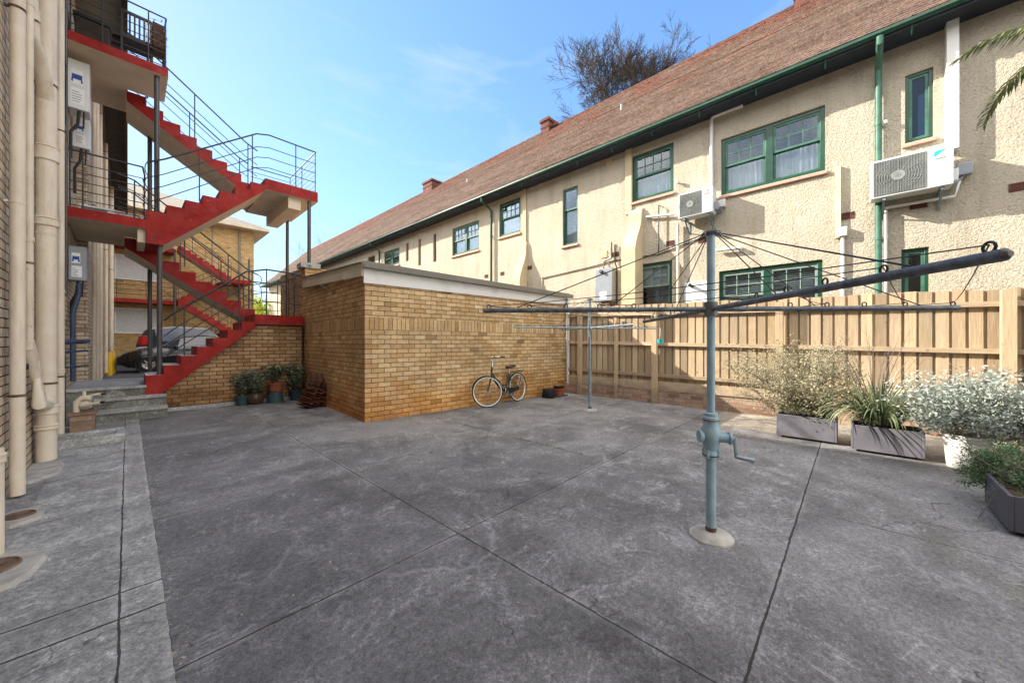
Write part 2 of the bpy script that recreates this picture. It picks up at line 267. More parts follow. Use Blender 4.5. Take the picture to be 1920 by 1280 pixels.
M['logo_red'] = mat('logo_red', (.65, .01, .01), .5, var=.02); M['logo_blue'] = mat('logo_blue', (.01, .42, .66), .5, var=.02); M['ink'] = mat('ink_grey', (.08, .08, .09), .6, var=.02); M['sticker'] = mat('white_sticker', (.78, .79, .80), .6, var=.02); M['sticker_blue'] = mat('sticker_blue', (.02, .07, .30), .6, var=.02)
M['blueglass'] = mat('blue_obscure_glass', (.010, .030, .065), .35, var=.1, spec=.2); M['pale_green'] = mat('chalky_green_paint', (.22, .30, .26), .6, var=.15); M['interior'] = mat('dark_room', (.03, .032, .035), .9)
def leafm(name, c, c2, rough=.6):
    s = NT(name); at = s.n('ShaderNodeAttribute', attribute_name='tone'); col = s.ramp(at.outputs['Fac'], [(0, c), (1, c2)])
    tr = s.n('ShaderNodeBsdfTranslucent'); s.l(col, tr.inputs[0]); mixs = s.n('ShaderNodeMixShader'); mixs.inputs[0].default_value = .25
    s.set(Base_Color=col, Roughness=rough, Specular_IOR_Level=.3); s.l(s.b.outputs[0], mixs.inputs[1]); s.l(tr.outputs[0], mixs.inputs[2]); s.l(mixs.outputs[0], s.out.inputs[0]); return s.m
M['leaf_jade'] = leafm('jade_leaf', (.045, .075, .035), (.34, .38, .25)); M['leaf_airy'] = leafm('dry_small_leaf', (.16, .17, .07), (.58, .52, .36))
M['leaf_strap'] = leafm('strap_leaf', (.045, .085, .03), (.40, .44, .26)); M['leaf_silver'] = leafm('silver_leaf', (.13, .18, .14), (.50, .53, .47)); M['leaf_white'] = leafm('white_flower', (.40, .40, .38), (.66, .66, .64))
M['leaf_cyp'] = leafm('feathery_green', (.05, .12, .035), (.28, .42, .22)); M['leaf_palm'] = leafm('palm_leaf', (.03, .06, .02), (.22, .25, .10)); M['leaf_lime'] = leafm('lime_leaf', (.25, .32, .02), (.62, .68, .08))
def glass():
    s = NT('window_glass'); o = s.obj()
    gl = s.n('ShaderNodeBsdfGlossy', Roughness=.02); gl.inputs[0].default_value = (.9, .95, 1, 1); tr = s.n('ShaderNodeBsdfTransparent'); tr.inputs[0].default_value = (.80, .86, .88, 1)
    bp = s.n('ShaderNodeBump', Strength=.15, Distance=.02); s.l(s.noise(o, 3, 2), bp.inputs['Height']); s.l(bp.outputs[0], gl.inputs['Normal'])
    fr = s.n('ShaderNodeFresnel', IOR=1.5); ms = s.n('ShaderNodeMixShader'); s.l(s.math('MULTIPLY_ADD', fr.outputs[0], .75, .03), ms.inputs[0]); s.l(tr.outputs[0], ms.inputs[1]); s.l(gl.outputs[0], ms.inputs[2]); s.l(ms.outputs[0], s.out.inputs[0]); return s.m
M['glass'] = glass()

# ------------------------------------------------------------------ mesh builder
def basis(d):
    d = d.normalized(); a = Vector((0, 0, 1)) if abs(d.z) < .9 else Vector((1, 0, 0)); u = d.cross(a).normalized(); return u, d.cross(u).normalized()
class MB:
    def __init__(s): s.v = []; s.f = []; s.mi = []; s.tone = []; s.uvf = None
    def face(s, pts, mi=0, tone=.5):
        k = len(s.v); s.v += [tuple(p) for p in pts]; s.f.append(tuple(range(k, k+len(pts)))); s.mi.append(mi); s.tone.append(tone)
    def hexa(s, p, mi=0, tone=.5):
        k = len(s.v); s.v += [tuple(q) for q in p]
        for q in ((0, 3, 2, 1), (4, 5, 6, 7), (0, 1, 5, 4), (1, 2, 6, 5), (2, 3, 7, 6), (3, 0, 4, 7)): s.f.append(tuple(k+i for i in q)); s.mi.append(mi); s.tone.append(tone)
        return s
    def box(s, x0, x1, y0, y1, z0, z1, mi=0, tone=.5):
        x0, x1 = min(x0, x1), max(x0, x1); y0, y1 = min(y0, y1), max(y0, y1); z0, z1 = min(z0, z1), max(z0, z1)
        return s.hexa([(x0, y0, z0), (x1, y0, z0), (x1, y1, z0), (x0, y1, z0), (x0, y0, z1), (x1, y0, z1), (x1, y1, z1), (x0, y1, z1)], mi, tone)
    def bar(s, a, b, w, h, mi=0, up=(0, 0, 1), tone=.5):
        a, b = Vector(a), Vector(b); d = (b-a).normalized(); sd = d.cross(Vector(up)).normalized()*w/2; u = sd.cross(d).normalized()*h/2
        return s.hexa([a-sd-u, a+sd-u, b+sd-u, b-sd-u, a-sd+u, a+sd+u, b+sd+u, b-sd+u], mi, tone)
    def tube(s, pts, r, n=8, mi=0, caps=True, tone=.5):
        pts = [Vector(p) for p in pts]; rs = r if isinstance(r, (list, tuple)) else [r]*len(pts); k = len(s.v); pu = None
        for i, p in enumerate(pts):
            d = (pts[min(i+1, len(pts)-1)]-pts[max(i-1, 0)])
            if d.length < 1e-7: d = Vector((0, 0, 1))
            d.normalize()
            if pu is None: pu, _ = basis(d)
            u = (pu-d*pu.dot(d))
            if u.length < 1e-5: u, _ = basis(d)
            u.normalize(); w = d.cross(u); pu = u
            for j in range(n): a = 2*pi*j/n; s.v.append(tuple(p+(u*cos(a)+w*sin(a))*rs[i]))
        for i in range(len(pts)-1):
            for j in range(n): a, b = k+i*n+j, k+i*n+(j+1) % n; s.f.append((a, b, b+n, a+n)); s.mi.append(mi); s.tone.append(tone)
        if caps and n > 2:
            s.f.append(tuple(k+j for j in range(n))[::-1]); s.mi.append(mi); s.tone.append(tone); e = k+(len(pts)-1)*n; s.f.append(tuple(e+j for j in range(n))); s.mi.append(mi); s.tone.append(tone)
        return s
    def lathe(s, prof, c=(0, 0, 0), ax=(0, 0, 1), n=20, mi=0):
        c = Vector(c); ax = Vector(ax).normalized(); u, w = basis(ax); k = len(s.v)
        for r, z in prof:
            for j in range(n): a = 2*pi*j/n; s.v.append(tuple(c+ax*z+(u*cos(a)+w*sin(a))*r))
        for i in range(len(prof)-1):
            for j in range(n): a, b = k+i*n+j, k+i*n+(j+1) % n; s.f.append((a, b, b+n, a+n)); s.mi.append(mi); s.tone.append(.5)
        return s
    def prism(s, poly, ext, mi=0, side=None, cap=None):
        ext = Vector(ext); n = len(poly); k = len(s.v); s.v += [tuple(p) for p in poly]+[tuple(Vector(p)+ext) for p in poly]
        c = mi if cap is None else cap
        s.f.append(tuple(range(k, k+n))); s.mi.append(c); s.tone.append(.5); s.f.append(tuple(range(k+n, k+2*n))[::-1]); s.mi.append(c); s.tone.append(.5)
        for i in range(n): j = (i+1) % n; s.f.append((k+i, k+j, k+n+j, k+n+i)); s.mi.append(mi if side is None else side[i]); s.tone.append(.5)
        return s
    def ring(s, c, ax, rr, r, n=40, m=8, mi=0, a0=0, a1=2*pi):
        c = Vector(c); u, w = basis(Vector(ax)); full = abs(a1-a0-2*pi) < 1e-6
        pts = [c+(u*cos(a0+(a1-a0)*i/n)+w*sin(a0+(a1-a0)*i/n))*rr for i in range(n+1)]; return s.tube(pts, r, m, mi, caps=not full)
    def leaf(s, p, d, nrm, ln, wd, mi=0, tone=.5):
        p = Vector(p); d = Vector(d).normalized(); sd = d.cross(Vector(nrm))
        if sd.length < 1e-4: sd = basis(d)[0]
        sd.normalize(); s.face([p, p+d*ln*.5+sd*wd*.5, p+d*ln, p+d*ln*.5-sd*wd*.5], mi, tone)
    def build(s, name, mats, parent=None, bevel=0, uv=True, smooth=True, label=None):
        if not isinstance(mats, (list, tuple)): mats = [mats]
        me = bpy.data.meshes.new(name); pa = parent
        while pa is not None and pa.parent is not None: pa = pa.parent
        off = Vector(pa['_o']) if pa is not None and '_o' in pa else Vector((0, 0, 0))
        me.from_pydata([tuple(Vector(v)-off) for v in s.v] if off.length else s.v, [], s.f)
        me.polygons.foreach_set('material_index', s.mi)
        for m in mats: me.materials.append(M[m])
        if len(set(s.tone)) > 1 or 'pine' in M[mats[0]].name:
            a = me.attributes.new('tone', 'FLOAT', 'FACE'); a.data.foreach_set('value', s.tone)
        if uv and len(s.f) < 30000:
            ul = me.uv_layers.new(name='uv')
            for p in me.polygons:
                n = p.normal
                for li in p.loop_indices:
                    c = me.vertices[me.loops[li].vertex_index].co
                    if s.uvf: ul.data[li].uv = s.uvf(c, n)
                    elif abs(n.z) > .75: ul.data[li].uv = (c.x, c.y)
                    elif abs(n.x) > abs(n.y): ul.data[li].uv = (c.y, c.z+off.z)
                    else: ul.data[li].uv = (c.x, c.z+off.z)
        if smooth:
            me.shade_smooth(); me.set_sharp_from_angle(angle=R(38))
        me.update(); o = bpy.data.objects.new(name, me); S.collection.objects.link(o)
        if parent is not None: o.parent = parent
        if label: o['label'] = label
        if bevel:
            b = o.modifiers.new('bevel', 'BEVEL'); b.width = bevel; b.segments = 2; b.limit_method = 'ANGLE'; b.angle_limit = R(40)
        return o
def thing(name, label, cat, loc=(0, 0, 0), rz=0, group=None, world=True, rot=None):
    o = bpy.data.objects.new(name, None); S.collection.objects.link(o); o.location = loc; o.rotation_euler = rot or (0, 0, rz); o.empty_display_size = .2
    o['label'] = label; o['category'] = cat
    if group: o['group'] = group
    if world and not rz and not rot: o['_o'] = tuple(loc)
    return o
def tag(o, label, cat, group=None):
    o['label'] = label; o['category'] = cat
    if group: o['group'] = group
    return o
def struct(o): o['kind'] = 'structure'; return o
def text(body, size, mats, parent, m4, name='lettering'):
    c = bpy.data.curves.new('t', 'FONT'); c.body = body; c.size = size; c.extrude = .0015; c.align_x = 'CENTER'; t = bpy.data.objects.new('t', c); S.collection.objects.link(t)
    bpy.context.view_layer.update(); me = bpy.data.meshes.new_from_object(t); bpy.data.objects.remove(t); me.materials.clear(); me.materials.append(M[mats]); me.transform(m4); me.name = name
    o = bpy.data.objects.new(name, me); S.collection.objects.link(o); o.parent = parent; return o
def copy_tree(o, parent=None):
    c = o.copy(); S.collection.objects.link(c); c.parent = parent
    for ch in list(o.children): copy_tree(ch, c)
    return c
rnd = random.uniform

# ------------------------------------------------------------------ ground
g = MB(); g.face([(-900, -900, -.012), (900, -900, -.012), (900, 900, -.012), (-900, 900, -.012)]); struct(g.build('ground', 'ground', uv=False))
g = MB(); g.face([(.14, -8, 0), (6.9, -8, 0), (6.9, 10.3, 0), (.14, 10.3, 0)]); g.face([(6.9, 1.9, 0), (8.36, 1.9, 0), (8.36, 10.3, 0), (6.9, 10.3, 0)]); struct(g.build('yard_paving', 'yard', uv=False))
g = MB(); g.face([(6.9, -8, .001), (8.6, -8, .001), (8.6, 1.9, .001), (6.9, 1.9, .001)]); struct(g.build('planter_strip', 'lightground', uv=False))
g = MB(); g.box(-.76, .14, -8, 9.5, -.05, .008); struct(g.build('side_path', 'path', uv=False, smooth=False))
g = MB(); g.face([(-3, 12.3, .12), (30, 12.3, .12), (30, 36, .30), (-3, 36, .30)]); g.face([(-3, 12.3, -.5), (30, 12.3, -.5), (30, 12.3, .12), (-3, 12.3, .12)]); struct(g.build('driveway', 'ground', uv=False))

# ------------------------------------------------------------------ left apartment building
lb = thing('apartment_building', 'pale buff brick apartment block with cream pipes close on the left', 'building', (-.76, 5, 0))
b = MB(); b.box(-6, -.76, -9, 12.3, -.3, 8.55); b.box(-6, -.60, 12.302, 28.6, -.3, 8.55); b.build('wall', 'brick_left', lb, smooth=False)
b = MB(); b.box(-6.3, 0, -9.3, 29, 8.55, 8.64); b.build('roof', ['gutter_grey'], lb)
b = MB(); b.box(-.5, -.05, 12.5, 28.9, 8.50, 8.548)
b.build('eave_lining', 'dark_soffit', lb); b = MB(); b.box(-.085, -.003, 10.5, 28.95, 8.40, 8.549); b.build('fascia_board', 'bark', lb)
def lwin(y0, y1, z0, z1, x=-.76):
    f = MB(); 
    for (a, c, d, e) in ((y0, y0+.05, z0, z1), (y1-.05, y1, z0, z1), (y0+.05, y1-.05, z0, z0+.05), (y0+.05, y1-.05, z1-.05, z1)): f.box(x+.001, x+.05, a, c, d, e)
    fo = f.build('window', 'black', lb); p = MB(); p.box(x+.003, x+.02, y0+.05, y1-.05, z0+.05, z1-.05); p.build('pane', 'carglass', fo)
    q = MB(); q.hexa([(x+.002, y0-.05, z0-.12), (x+.06, y0-.05, z0-.12), (x+.06, y1+.05, z0-.12), (x+.002, y1+.05, z0-.12), (x+.002, y0-.05, z0-.01), (x+.03, y0-.05, z0-.04), (x+.03, y1+.05, z0-.04), (x+.002, y1+.05, z0-.01)]); q.build('sill', 'smooth', fo)
lwin(7.9, 9.7, 4.95, 6.1); lwin(8.0, 9.6, 7.4, 8.5); lwin(7.9, 9.5, 2.35, 3.55); lwin(3.2, 4.2, 5.0, 6.2)
for (y0, y1, z0, z1) in ((14.5, 15.6, 1.5, 2.7), (14.5, 15.6, 4.6, 5.7)): lwin(y0, y1, z0, z1, -.60)
# a collar, hub or socket on a pipe
def collar(b, c, r, h, z): b.lathe([(r*.98, z-h/2-.004), (r*1.16, z-h/2), (r*1.22, z-h/2+.012), (r*1.16, z-h/2+.02), (r*1.16, z+h/2-.02), (r*1.26, z+h/2-.01), (r*1.16, z+h/2), (r*.98, z+h/2+.003)], (c[0], c[1], 0), n=24)
def vpipe(u, v, r, z0=0, z1=8.5, collars=(), mats='pipe', x=None, name='drain_pipe', xw=-.76):
    p = PZ(u, v, 0.0); 
    if x is not None: p = PX(u, 640, x)
    b = MB(); b.tube([(p.x, p.y, z0), (p.x, p.y, (z0+z1)/2), (p.x, p.y, z1)], r, 20)
    for z, h in collars: collar(b, p, r, h, z)
    o = b.build(name, mats, lb)
    for i in range(5):
        z = z0+.9+i*1.75; k = MB()
        if z < z1: k.lathe([(r*1.02, -.012), (r*1.07, -.012), (r*1.07, .012), (r*1.02, .012)], (p.x, p.y, z), n=18); k.box(xw+.002, p.x-r*.9, p.y-.012, p.y+.012, z-.01, z+.01); k.build('bracket', 'pipe' if i % 2 else 'rust', o)
    return p
vpipe(33, 0, .046, x=-.685, z0=.03)
vpipe(55, 0, .030, x=-.715, z0=1.35, collars=((2.5, .05), (1.38, .1), (5.0, .05)))
p3 = vpipe(87, 0, .082, x=-.655, z0=.03, collars=((3.62, .17), (2.82, .10), (.62, .10), (.42, .06)))
vpipe(113, 0, .040, x=-.66, z0=.02, z1=8.5, collars=((1.0, .06),))
vpipe(-13, 0, .045, x=-.60, z0=.02, z1=.72, collars=((.66, .06),))
b = MB()   # branch bends above and at the foot of the soil stack
y3 = p3.y; x3 = p3.x
b.tube([(-.715, y3-.62, 8.5), (-.715, y3-.50, 6.6), (-.71, y3-.36, 5.15), (-.70, y3-.30, 4.75)], .036, 14); collar(b, (-.71, y3-.35, 0), .042, .12, 5.0)
b.tube([(-.745, y3-.55, 4.72), (-.72, y3-.42, 4.70), (-.69, y3-.28, 4.62), (x3-.01, y3-.12, 4.45), (x3, y3-.02, 4.25)], [.055, .058, .062, .066, .07], 16); b.build('branch_pipe', 'pipe', lb)
b = MB(); p2 = PX(55, 640, -.715)
b.tube([(p2.x, p2.y, 1.4), (p2.x, p2.y+.02, 1.28), (-.66, p2.y+.55, .55), (-.65, p2.y+.62, .38), (-.65, p2.y+.63, .03)], [.034, .040, .040, .05, .058], 16); collar(b, (-.65, p2.y+.63, 0), .056, .07, .36)
b.tube([(-.72, p2.y+.1, 1.45), (-.70, p2.y+.3, 1.2), (-.68, y3-.38, .95), (-.67, y3-.33, .72), (-.66, y3-.05, .68)], [.025, .025, .03, .06, .075], 14); b.build('branch_pipe', 'pipe', lb)
b = MB(); b.lathe([(.0, -.016), (.060, -.016), (.064, .0), (.060, .016), (0, .016)], (-.65, p2.y+.63, .17), n=20); b.build('rusty_joint', 'rust', lb)
for u, r, x in ((176, .030, -.56), (182, .042, -.54), (189, .034, -.55), (199, .045, -.53), (209, .075, -.51)): vpipe(u, 0, r, x=x, xw=-.6, z0=.3, collars=((1.2, .1), (4.2, .1)))
b = MB(); q = PX(132, 640, -.74); b.tube([(-.735, 9.93, 2.2), (-.735, 9.93, 8.5)], .022, 10); b.build('conduit', 'post', lb)
b = MB(); b.tube([(-.62, 10.45, 2.5), (-.62, 10.45, 2.3), (-.66, 10.3, 2.05), (-.68, 10.25, 1.95), (-.68, 10.25, .7)], .035, 12); b.build('hose_pipe', 'navy', lb)
b = MB(); b.tube([(-.74, 8.6, 1.40), (-.5, 8.9, 1.42), (-.46, 9.3, 1.43)], .035, 12); b.tube([(-.74, 8.7, 1.25), (-.46, 9.2, 1.27)], .015, 8); b.tube([(-.70, 9.2, 1.0), (-.46, 9.4, 1.02)], .014, 8); b.tube([(-.70, 9.2, .1), (-.70, 9.2, 1.2)], .02, 8); b.build('service_pipe', 'navy', lb)
b = MB(); b.tube([(-.74, 6.0, 1.17), (-.68, 6.0, 1.17)], .03, 10); b.build('tap_stub', 'black', lb)

# pale mortar pads with iron lids round the pipe feet
def pad(u, v, rx, ry, label, lid=True, rot=0):
    c = PZ(u, v, .008); t = thing('drain_surround', label, 'drain surround', c, group='mortar pads at the pipe feet'); b = MB(); n = 30; top, bot = [], []
    for i in range(n):
        a = 2*pi*i/n; k = 1+.10*sin(2*a+u)+.06*sin(5*a+v)+rnd(-.03, .03); x, y = max(-.755, c.x+rx*k*cos(a)), c.y+ry*k*sin(a); bot.append((x, y, .0)); top.append((c.x+(x-c.x)*.9, c.y+(y-c.y)*.9, .032))
    for i in range(n): j = (i+1) % n; b.face([bot[i], bot[j], top[j], top[i]])
    b.face(top); b.build('mortar_pad', 'pale_conc', t)
    if lid: l = MB(); l.lathe([(0, .036), (rx*.48, .036), (rx*.50, .042), (rx*.54, .046), (rx*.57, .033)], (c.x, c.y, .0), n=24); l.build('lid', 'rust', t)
pad(36, 972, .15, .19, 'pale mortar pad with a round rusty lid below the thin cream pipe'); pad(-22, 1075, .22, .33, 'large cracked mortar pad with dark lid at the picture edge'); pad(74, 884, .19, .42, 'white mortar surround with debris at the foot of the thick pipe', False)
# kerb of the gully and brick pier with meter
t = thing('gully_kerb', 'worn concrete kerb round a gully beside the brick meter pier', 'kerb', (-.4, 7.7, 0)); b = MB()
b.box(-.755, -.02, 7.45, 7.58, 0, .13); b.box(-.755, -.02, 7.95, 8.05, 0, .13); b.box(-.12, -.02, 7.582, 7.948, 0, .13); b.box(-.755, -.122, 7.582, 7.948, 0, .06); b.build('kerb', 'conc', t, bevel=.02)
t = thing('gas_meter_pier', 'small brick pier carrying cream gas pipes beside the concrete steps', 'meter pier', (-.5, 8.95, 0)); b = MB(); b.box(-.62, -.36, 8.85, 9.12, 0, .26); b.box(-.64, -.34, 8.83, 9.14, .26, .30); b.build('brick_base', 'brick_plinth', t)
b = MB(); b.tube([(-.56, 8.98, .3), (-.56, 8.98, .46), (-.50, 8.98, .52), (-.40, 8.95, .5)], .038, 12); b.lathe([(0, -.06), (.06, -.05), (.075, 0), (.06, .05), (0, .06)], (-.46, 8.98, .40), (1, -.4, .2)); b.tube([(-.5, 8.9, .40), (-.30, 8.8, .44)], .028, 10); b.tube([(-.5, 9.0, .52), (-.34, 8.95, .56), (-.30, 8.93, .56)], .022, 10); b.tube([(-.48, 9.0, .5), (-.48, 9.0, .62)], .02, 10); b.build('gas_fitting', 'pipe', t)
b = MB(); b.tube([(-.305, 8.803, .44), (-.26, 8.78, .447)], .018, 10); b.tube([(-.32, 8.94, .56), (-.25, 8.91, .56)], .013, 10); b.build('valve_stub', 'black', t)
# concrete steps
t = thing('concrete_steps', 'three weathered concrete steps up to a landing under the red stair', 'steps', (0, 9.4, 0)); b = MB()

for nm, x0, x1, y0, y1, z0, z1 in (('step', -.38, .52, 9.44, 9.78, -.02, .20), ('step', -.42, .52, 9.78, 10.04, -.02, .385), ('landing', -.75, .248, 10.042, 12.29, -.02, .567)):
    b = MB(); b.box(x0, x1, y0+.02, y1, z0, z1-.05, 1); b.box(x0, x1+.005, y0-.012, y1-.012 if nm == 'step' else y1, z1-.0485, z1); b.build(nm, ['conc', 'riser'], t, bevel=.008)

# ------------------------------------------------------------------ red stair
st = thing('external_staircase', 'bright red concrete stair zigzagging up to two railed balconies', 'staircase', (1.2, 11.1, .57))
def flight(x0, z0, x1, z1, n, y0, y1, drop=.30, foot=None, name='flight'):
    # rises from (x0,z0) to (x1,z1) in n risers; x may run either way
    dx = (x1-x0)/(n-1) if n > 1 else 0; dz = (z1-z0)/n; poly = []; side = []; x, z = x0, z0
    for i in range(n):
        poly.append((x, y0, z)); side.append(0); z += dz
        if i < n-1: poly.append((x, y0, z)); side.append(1)
        if i < n-1: x += dx
    s = 1 if x1 > x0 else -1
    side[-1] = 0; poly.append((x1+s*.0, y0, z1-drop))
    side.append(2)
    if foot is not None: poly.append((x0+s*.24, y0, foot)); side.append(0); poly.append((x0, y0, foot)); side.append(0)
    else: poly.append((x0, y0, z0+dz-drop)); side.append(0)
    b = MB(); b.prism(poly, (0, y1-y0, 0), 0, side); return b.build(name, ['red', 'tread', 'soffit_beige'], st, smooth=False)
Y0, Y1, Y2, Y3 = 10.04, 11.10, 11.18, 12.28
flight(.24, .57, 2.02, 2.05, 8, Y0, Y1, drop=.30, foot=.385)
flight(2.24, 2.05, -.05, 3.80, 9, Y2, Y3, drop=.40)
flight(.25, 3.80, 2.21, 5.25, 8, Y0, Y1, drop=.30, foot=3.34)
flight(2.24, 5.25, -.02, 6.90, 9, Y2, Y3, drop=.40)
def slab(name, poly, z0, z1):
    b = MB(); n = len(poly); b.prism([(x, y, z0) for x, y in poly], (0, 0, z1-z0), 0, [0]*n); b.mi[0] = 1; b.mi[1] = 2; b.build(name, ['red', 'soffit_beige', 'tread'], st, smooth=False)
slab('landing', [(2.022, Y0), (3.05, Y0), (3.05, Y3), (2.242, Y3), (2.242, Y1+.04), (2.022, Y1+.04)], 1.82, 2.05)
slab('landing', [(2.212, Y0), (3.36, Y0), (3.36, Y3), (2.242, Y3), (2.242, Y1+.04), (2.212, Y1+.04)], 5.0, 5.25)
b = MB(); b.box(2.72, 3.0, Y0+.12, Y3-.05, 4.72, 4.998); b.build('beam', 'soffit_beige', st)
slab('balcony_slab', [(-.755, Y0), (.248, Y0), (.248, Y2-.03), (-.05, Y2-.03), (-.05, Y3), (-.755, Y3)], 3.62, 3.80)
slab('balcony_slab', [(-.755, Y0), (.56, Y0), (.56, Y2-.03), (-.02, Y2-.03), (-.02, Y3), (-.755, Y3)], 6.73, 6.90)
b = MB(); b.box(.13, .244, Y0+.1, Y2, 3.36, 3.618); b.build('beam', 'soffit_beige', st)
def post(x, y, z0, z1): b = MB(); b.tube([(x, y, z0), (x, y, z1)], .042, 14); b.lathe([(.075, 0), (.075, .012), (.0, .012)], (x, y, z0), n=14); b.build('post', 'post', st)
post(.44, 10.16, .745, 3.34); post(.40, 10.16, 3.98, 6.73); post(.36, 12.15, .12, 6.73); post(3.18, 10.12, 3.35, 5.0); post(3.22, 12.12, .12, 5.0)
def off(p, h): return (p[0], p[1], p[2]+h)
def railing(path, hs, posts, r=.011, loops=False, hr=None):
    """path: base points; hs: bar heights; posts: (t along path index, height)"""
    b = MB()
    for i, h in enumerate(hs): b.tube([off(p, h) for p in path], hr or r*1.35 if i == 0 else r*.75, 7)
    if loops:
        for e in loops:
            p = path[e]; q = path[e+1 if e == 0 else e-1]; d = (Vector(p)-Vector(q)); d.z = 0; d.normalize()
            for k in range(len(hs)-1):
                a, c = hs[k], hs[k+1]; pts = [Vector(p)+Vector((0, 0, (a+c)/2))+d*.07*sin(w)+Vector((0, 0, (a-c)/2*cos(w))) for w in [pi*j/6 for j in range(7)]]; b.tube(pts, r*.75, 6)
    for t in posts:
        i = min(int(t), len(path)-2); p = Vector(path[i]).lerp(Vector(path[i+1]), t-i); b.tube([p+Vector((0, 0, -.05)), p+Vector((0, 0, hs[0]))], r, 7)
    b.build('railing', 'steel', st)
yo = Y0+.05
hb = [1.02, .80, .64, .48, .32, .16]
# flight 1 and lower landing
railing([(.50, yo, .80), (.62, yo, .93), (1.85, yo, 1.97), (2.25, yo, 2.08), (3.03, yo, 2.05)], [1.04, .72, .50, .28], [1.15, 1.9, 3.0, 3.75], r=.013, loops=False, hr=.019)
railing([(3.0, yo, 2.05), (3.0, Y3-.06, 2.05), (2.3, Y3-.06, 2.05)], [1.04, .78, .52, .26], [1.0, .5, 1.98])
# flight 2 both sides
for yy in (Y2+.04, Y3-.05):
    railing([(2.32, yy, 2.12), (2.1, yy, 2.22), (.1, yy, 3.85), (-.15, yy, 3.92)], [1.02, .78, .30] if yy < 12 else [1.02, .7, .4], [.6, 1.2, 1.6, 2.0], r=.012, loops=[0])
# balcony 1
railing([(-.72, yo, 3.80), (.20, yo, 3.80)], hb+[.05], [.02, .18], loops=False)
railing([(.20, yo, 3.80), (.24, 10.6, 3.80), (.24, 11.0, 3.80)], hb, [1.95], loops=[-1])
# flight 3 and upper landing
railing([(.30, yo, 3.92), (.5, yo, 4.04), (2.05, yo, 5.2), (2.3, yo, 5.27), (3.33, yo, 5.25)], [1.04, .74, .50, .26], [.6, 1.35, 1.95, 3.55], r=.012, loops=[0])
railing([(3.32, yo, 5.25), (3.32, Y3-.06, 5.25), (2.35, Y3-.06, 5.25)], [1.04, .90, .76, .62, .48, .34, .2, .08], [.01, .5, 1.0], r=.011)
for yy in (Y2+.04, Y3-.05):
    railing([(2.30, yy, 5.32), (2.05, yy, 5.45), (.1, yy, 6.92), (-.0, yy, 6.95)], [1.02, .66, .36], [.8, 1.5, 1.9], r=.012, loops=False)
# balcony 2
railing([(-.72, yo, 6.90), (.53, yo, 6.90)], hb+[.05], [.02, .32, .80, .995], loops=False); railing([(.53, yo, 6.90), (.53, Y2-.08, 6.90)], hb, [.98], loops=False)
# balcony furniture
t = thing('slatted_chair', 'black slatted chair standing on the topmost red balcony', 'chair', (.15, 10.75, 6.90)); 
b = MB(); b.box(-.08, .34, 10.45, 10.9, 7.42, 7.48); b.build('seat', 'black', t)
b = MB(); b.bar((-.08, 10.92, 8.22), (.34, 10.92, 8.22), .03, .06); b.bar((-.08, 10.92, 7.74), (.34, 10.92, 7.74), .03, .05)
for i in range(4): b.bar((.03+i*.07, 10.92, 7.74), (.03+i*.07, 10.92, 8.22), .03, .035, up=(0, 1, 0))
b.build('backrest', 'black', t)
for x, y, z in ((-.08, 10.45, 7.42), (.34, 10.45, 7.42), (-.08, 10.92, 8.24), (.34, 10.92, 8.24)): b = MB(); b.bar((x, y, 6.9), (x, y, z), .035, .035, up=(0, 1, 0)); b.build('leg', 'black', t)
t = thing('balcony_table', 'dark covered table on the topmost balcony near the wall', 'table', (-.5, 10.8, 6.9)); b = MB(); b.box(-.70, -.22, 10.5, 11.0, 7.50, 7.56); b.build('tabletop', 'black', t); b = MB(); b.box(-.68, -.24, 10.52, 10.98, 7.0, 7.499); b.build('cover', 'bark', t, bevel=.02)
t = thing('hanging_planter', 'brown wicker planter box with dry plant hung on the top balcony rail', 'planter', (.48, 10.7, 7.2)); b = MB(); b.box(.34, .54, 10.22, 10.66, 7.36, 7.84); b.build('basket', 'wicker', t, bevel=.01)
b = MB()
for i in range(160): a = rnd(0, 2*pi); b.leaf((.42+rnd(-.16, .12), 10.45+rnd(-.3, .2), 7.5+rnd(-.12, .42)), (cos(a), sin(a), rnd(-1, .8)), (0, 0, 1), rnd(.05, .11), .02, tone=rnd(0, 1))
b.build('dry_foliage', 'leaf_airy', t)

# hot water units on the left wall
def heater(x0, x1, y0, y1, z0, z1, m, label, pipes=True, letter='hot water'):
    t = thing('water_heater', label, 'water heater', ((x0+x1)/2, (y0+y1)/2, z0), group='gas water heaters on the left wall'); b = MB(); b.box(x0, x1, y0, y1, z0, z1); b.build('casing', m, t, bevel=.012)
    w, h = x1-x0, z1-z0
    b = MB(); b.box(x0+.04, x1-.06, y0-.004, y0-.0005, z0+h*.1, z0+h*.42); b.box(x0+.04, x1-.08, y0-.004, y0-.0005, z0+h*.5, z0+h*.8); b.build('label_sticker', 'sticker', t)
    b = MB(); b.box(x0+.05, x1-.09, y0-.008, y0-.005, z0+h*.60, z0+h*.70); b.box(x0+.045, x0+.065, y0-.008, y0-.005, z0+h*.54, z0+h*.60); b.box(x1-.105, x1-.085, y0-.008, y0-.005, z0+h*.54, z0+h*.60)
    b.build('emblem', 'sticker_blue', t)
    b = MB()
    for i in range(5): b.box(x0+.05, x1-.09-rnd(0, .05), y0-.007, y0-.005, z0+h*(.14+.05*i), z0+h*(.14+.05*i)+.008)
    b.build('print', 'ink', t)
    b = MB(); b.tube([((x0+x1)/2, y0+.08, z0), ((x0+x1)/2-.02, y0+.1, z0-.25), (x0+.03, y0+.12, z0-.4), (x0+.03, y0+.12, z0-.9)], .022, 10); b.tube([((x0+x1)/2+.06, y0+.08, z0), ((x0+x1)/2+.05, y0+.1, z0-.3)], .012, 8); b.build('supply_pipe', 'black', t)
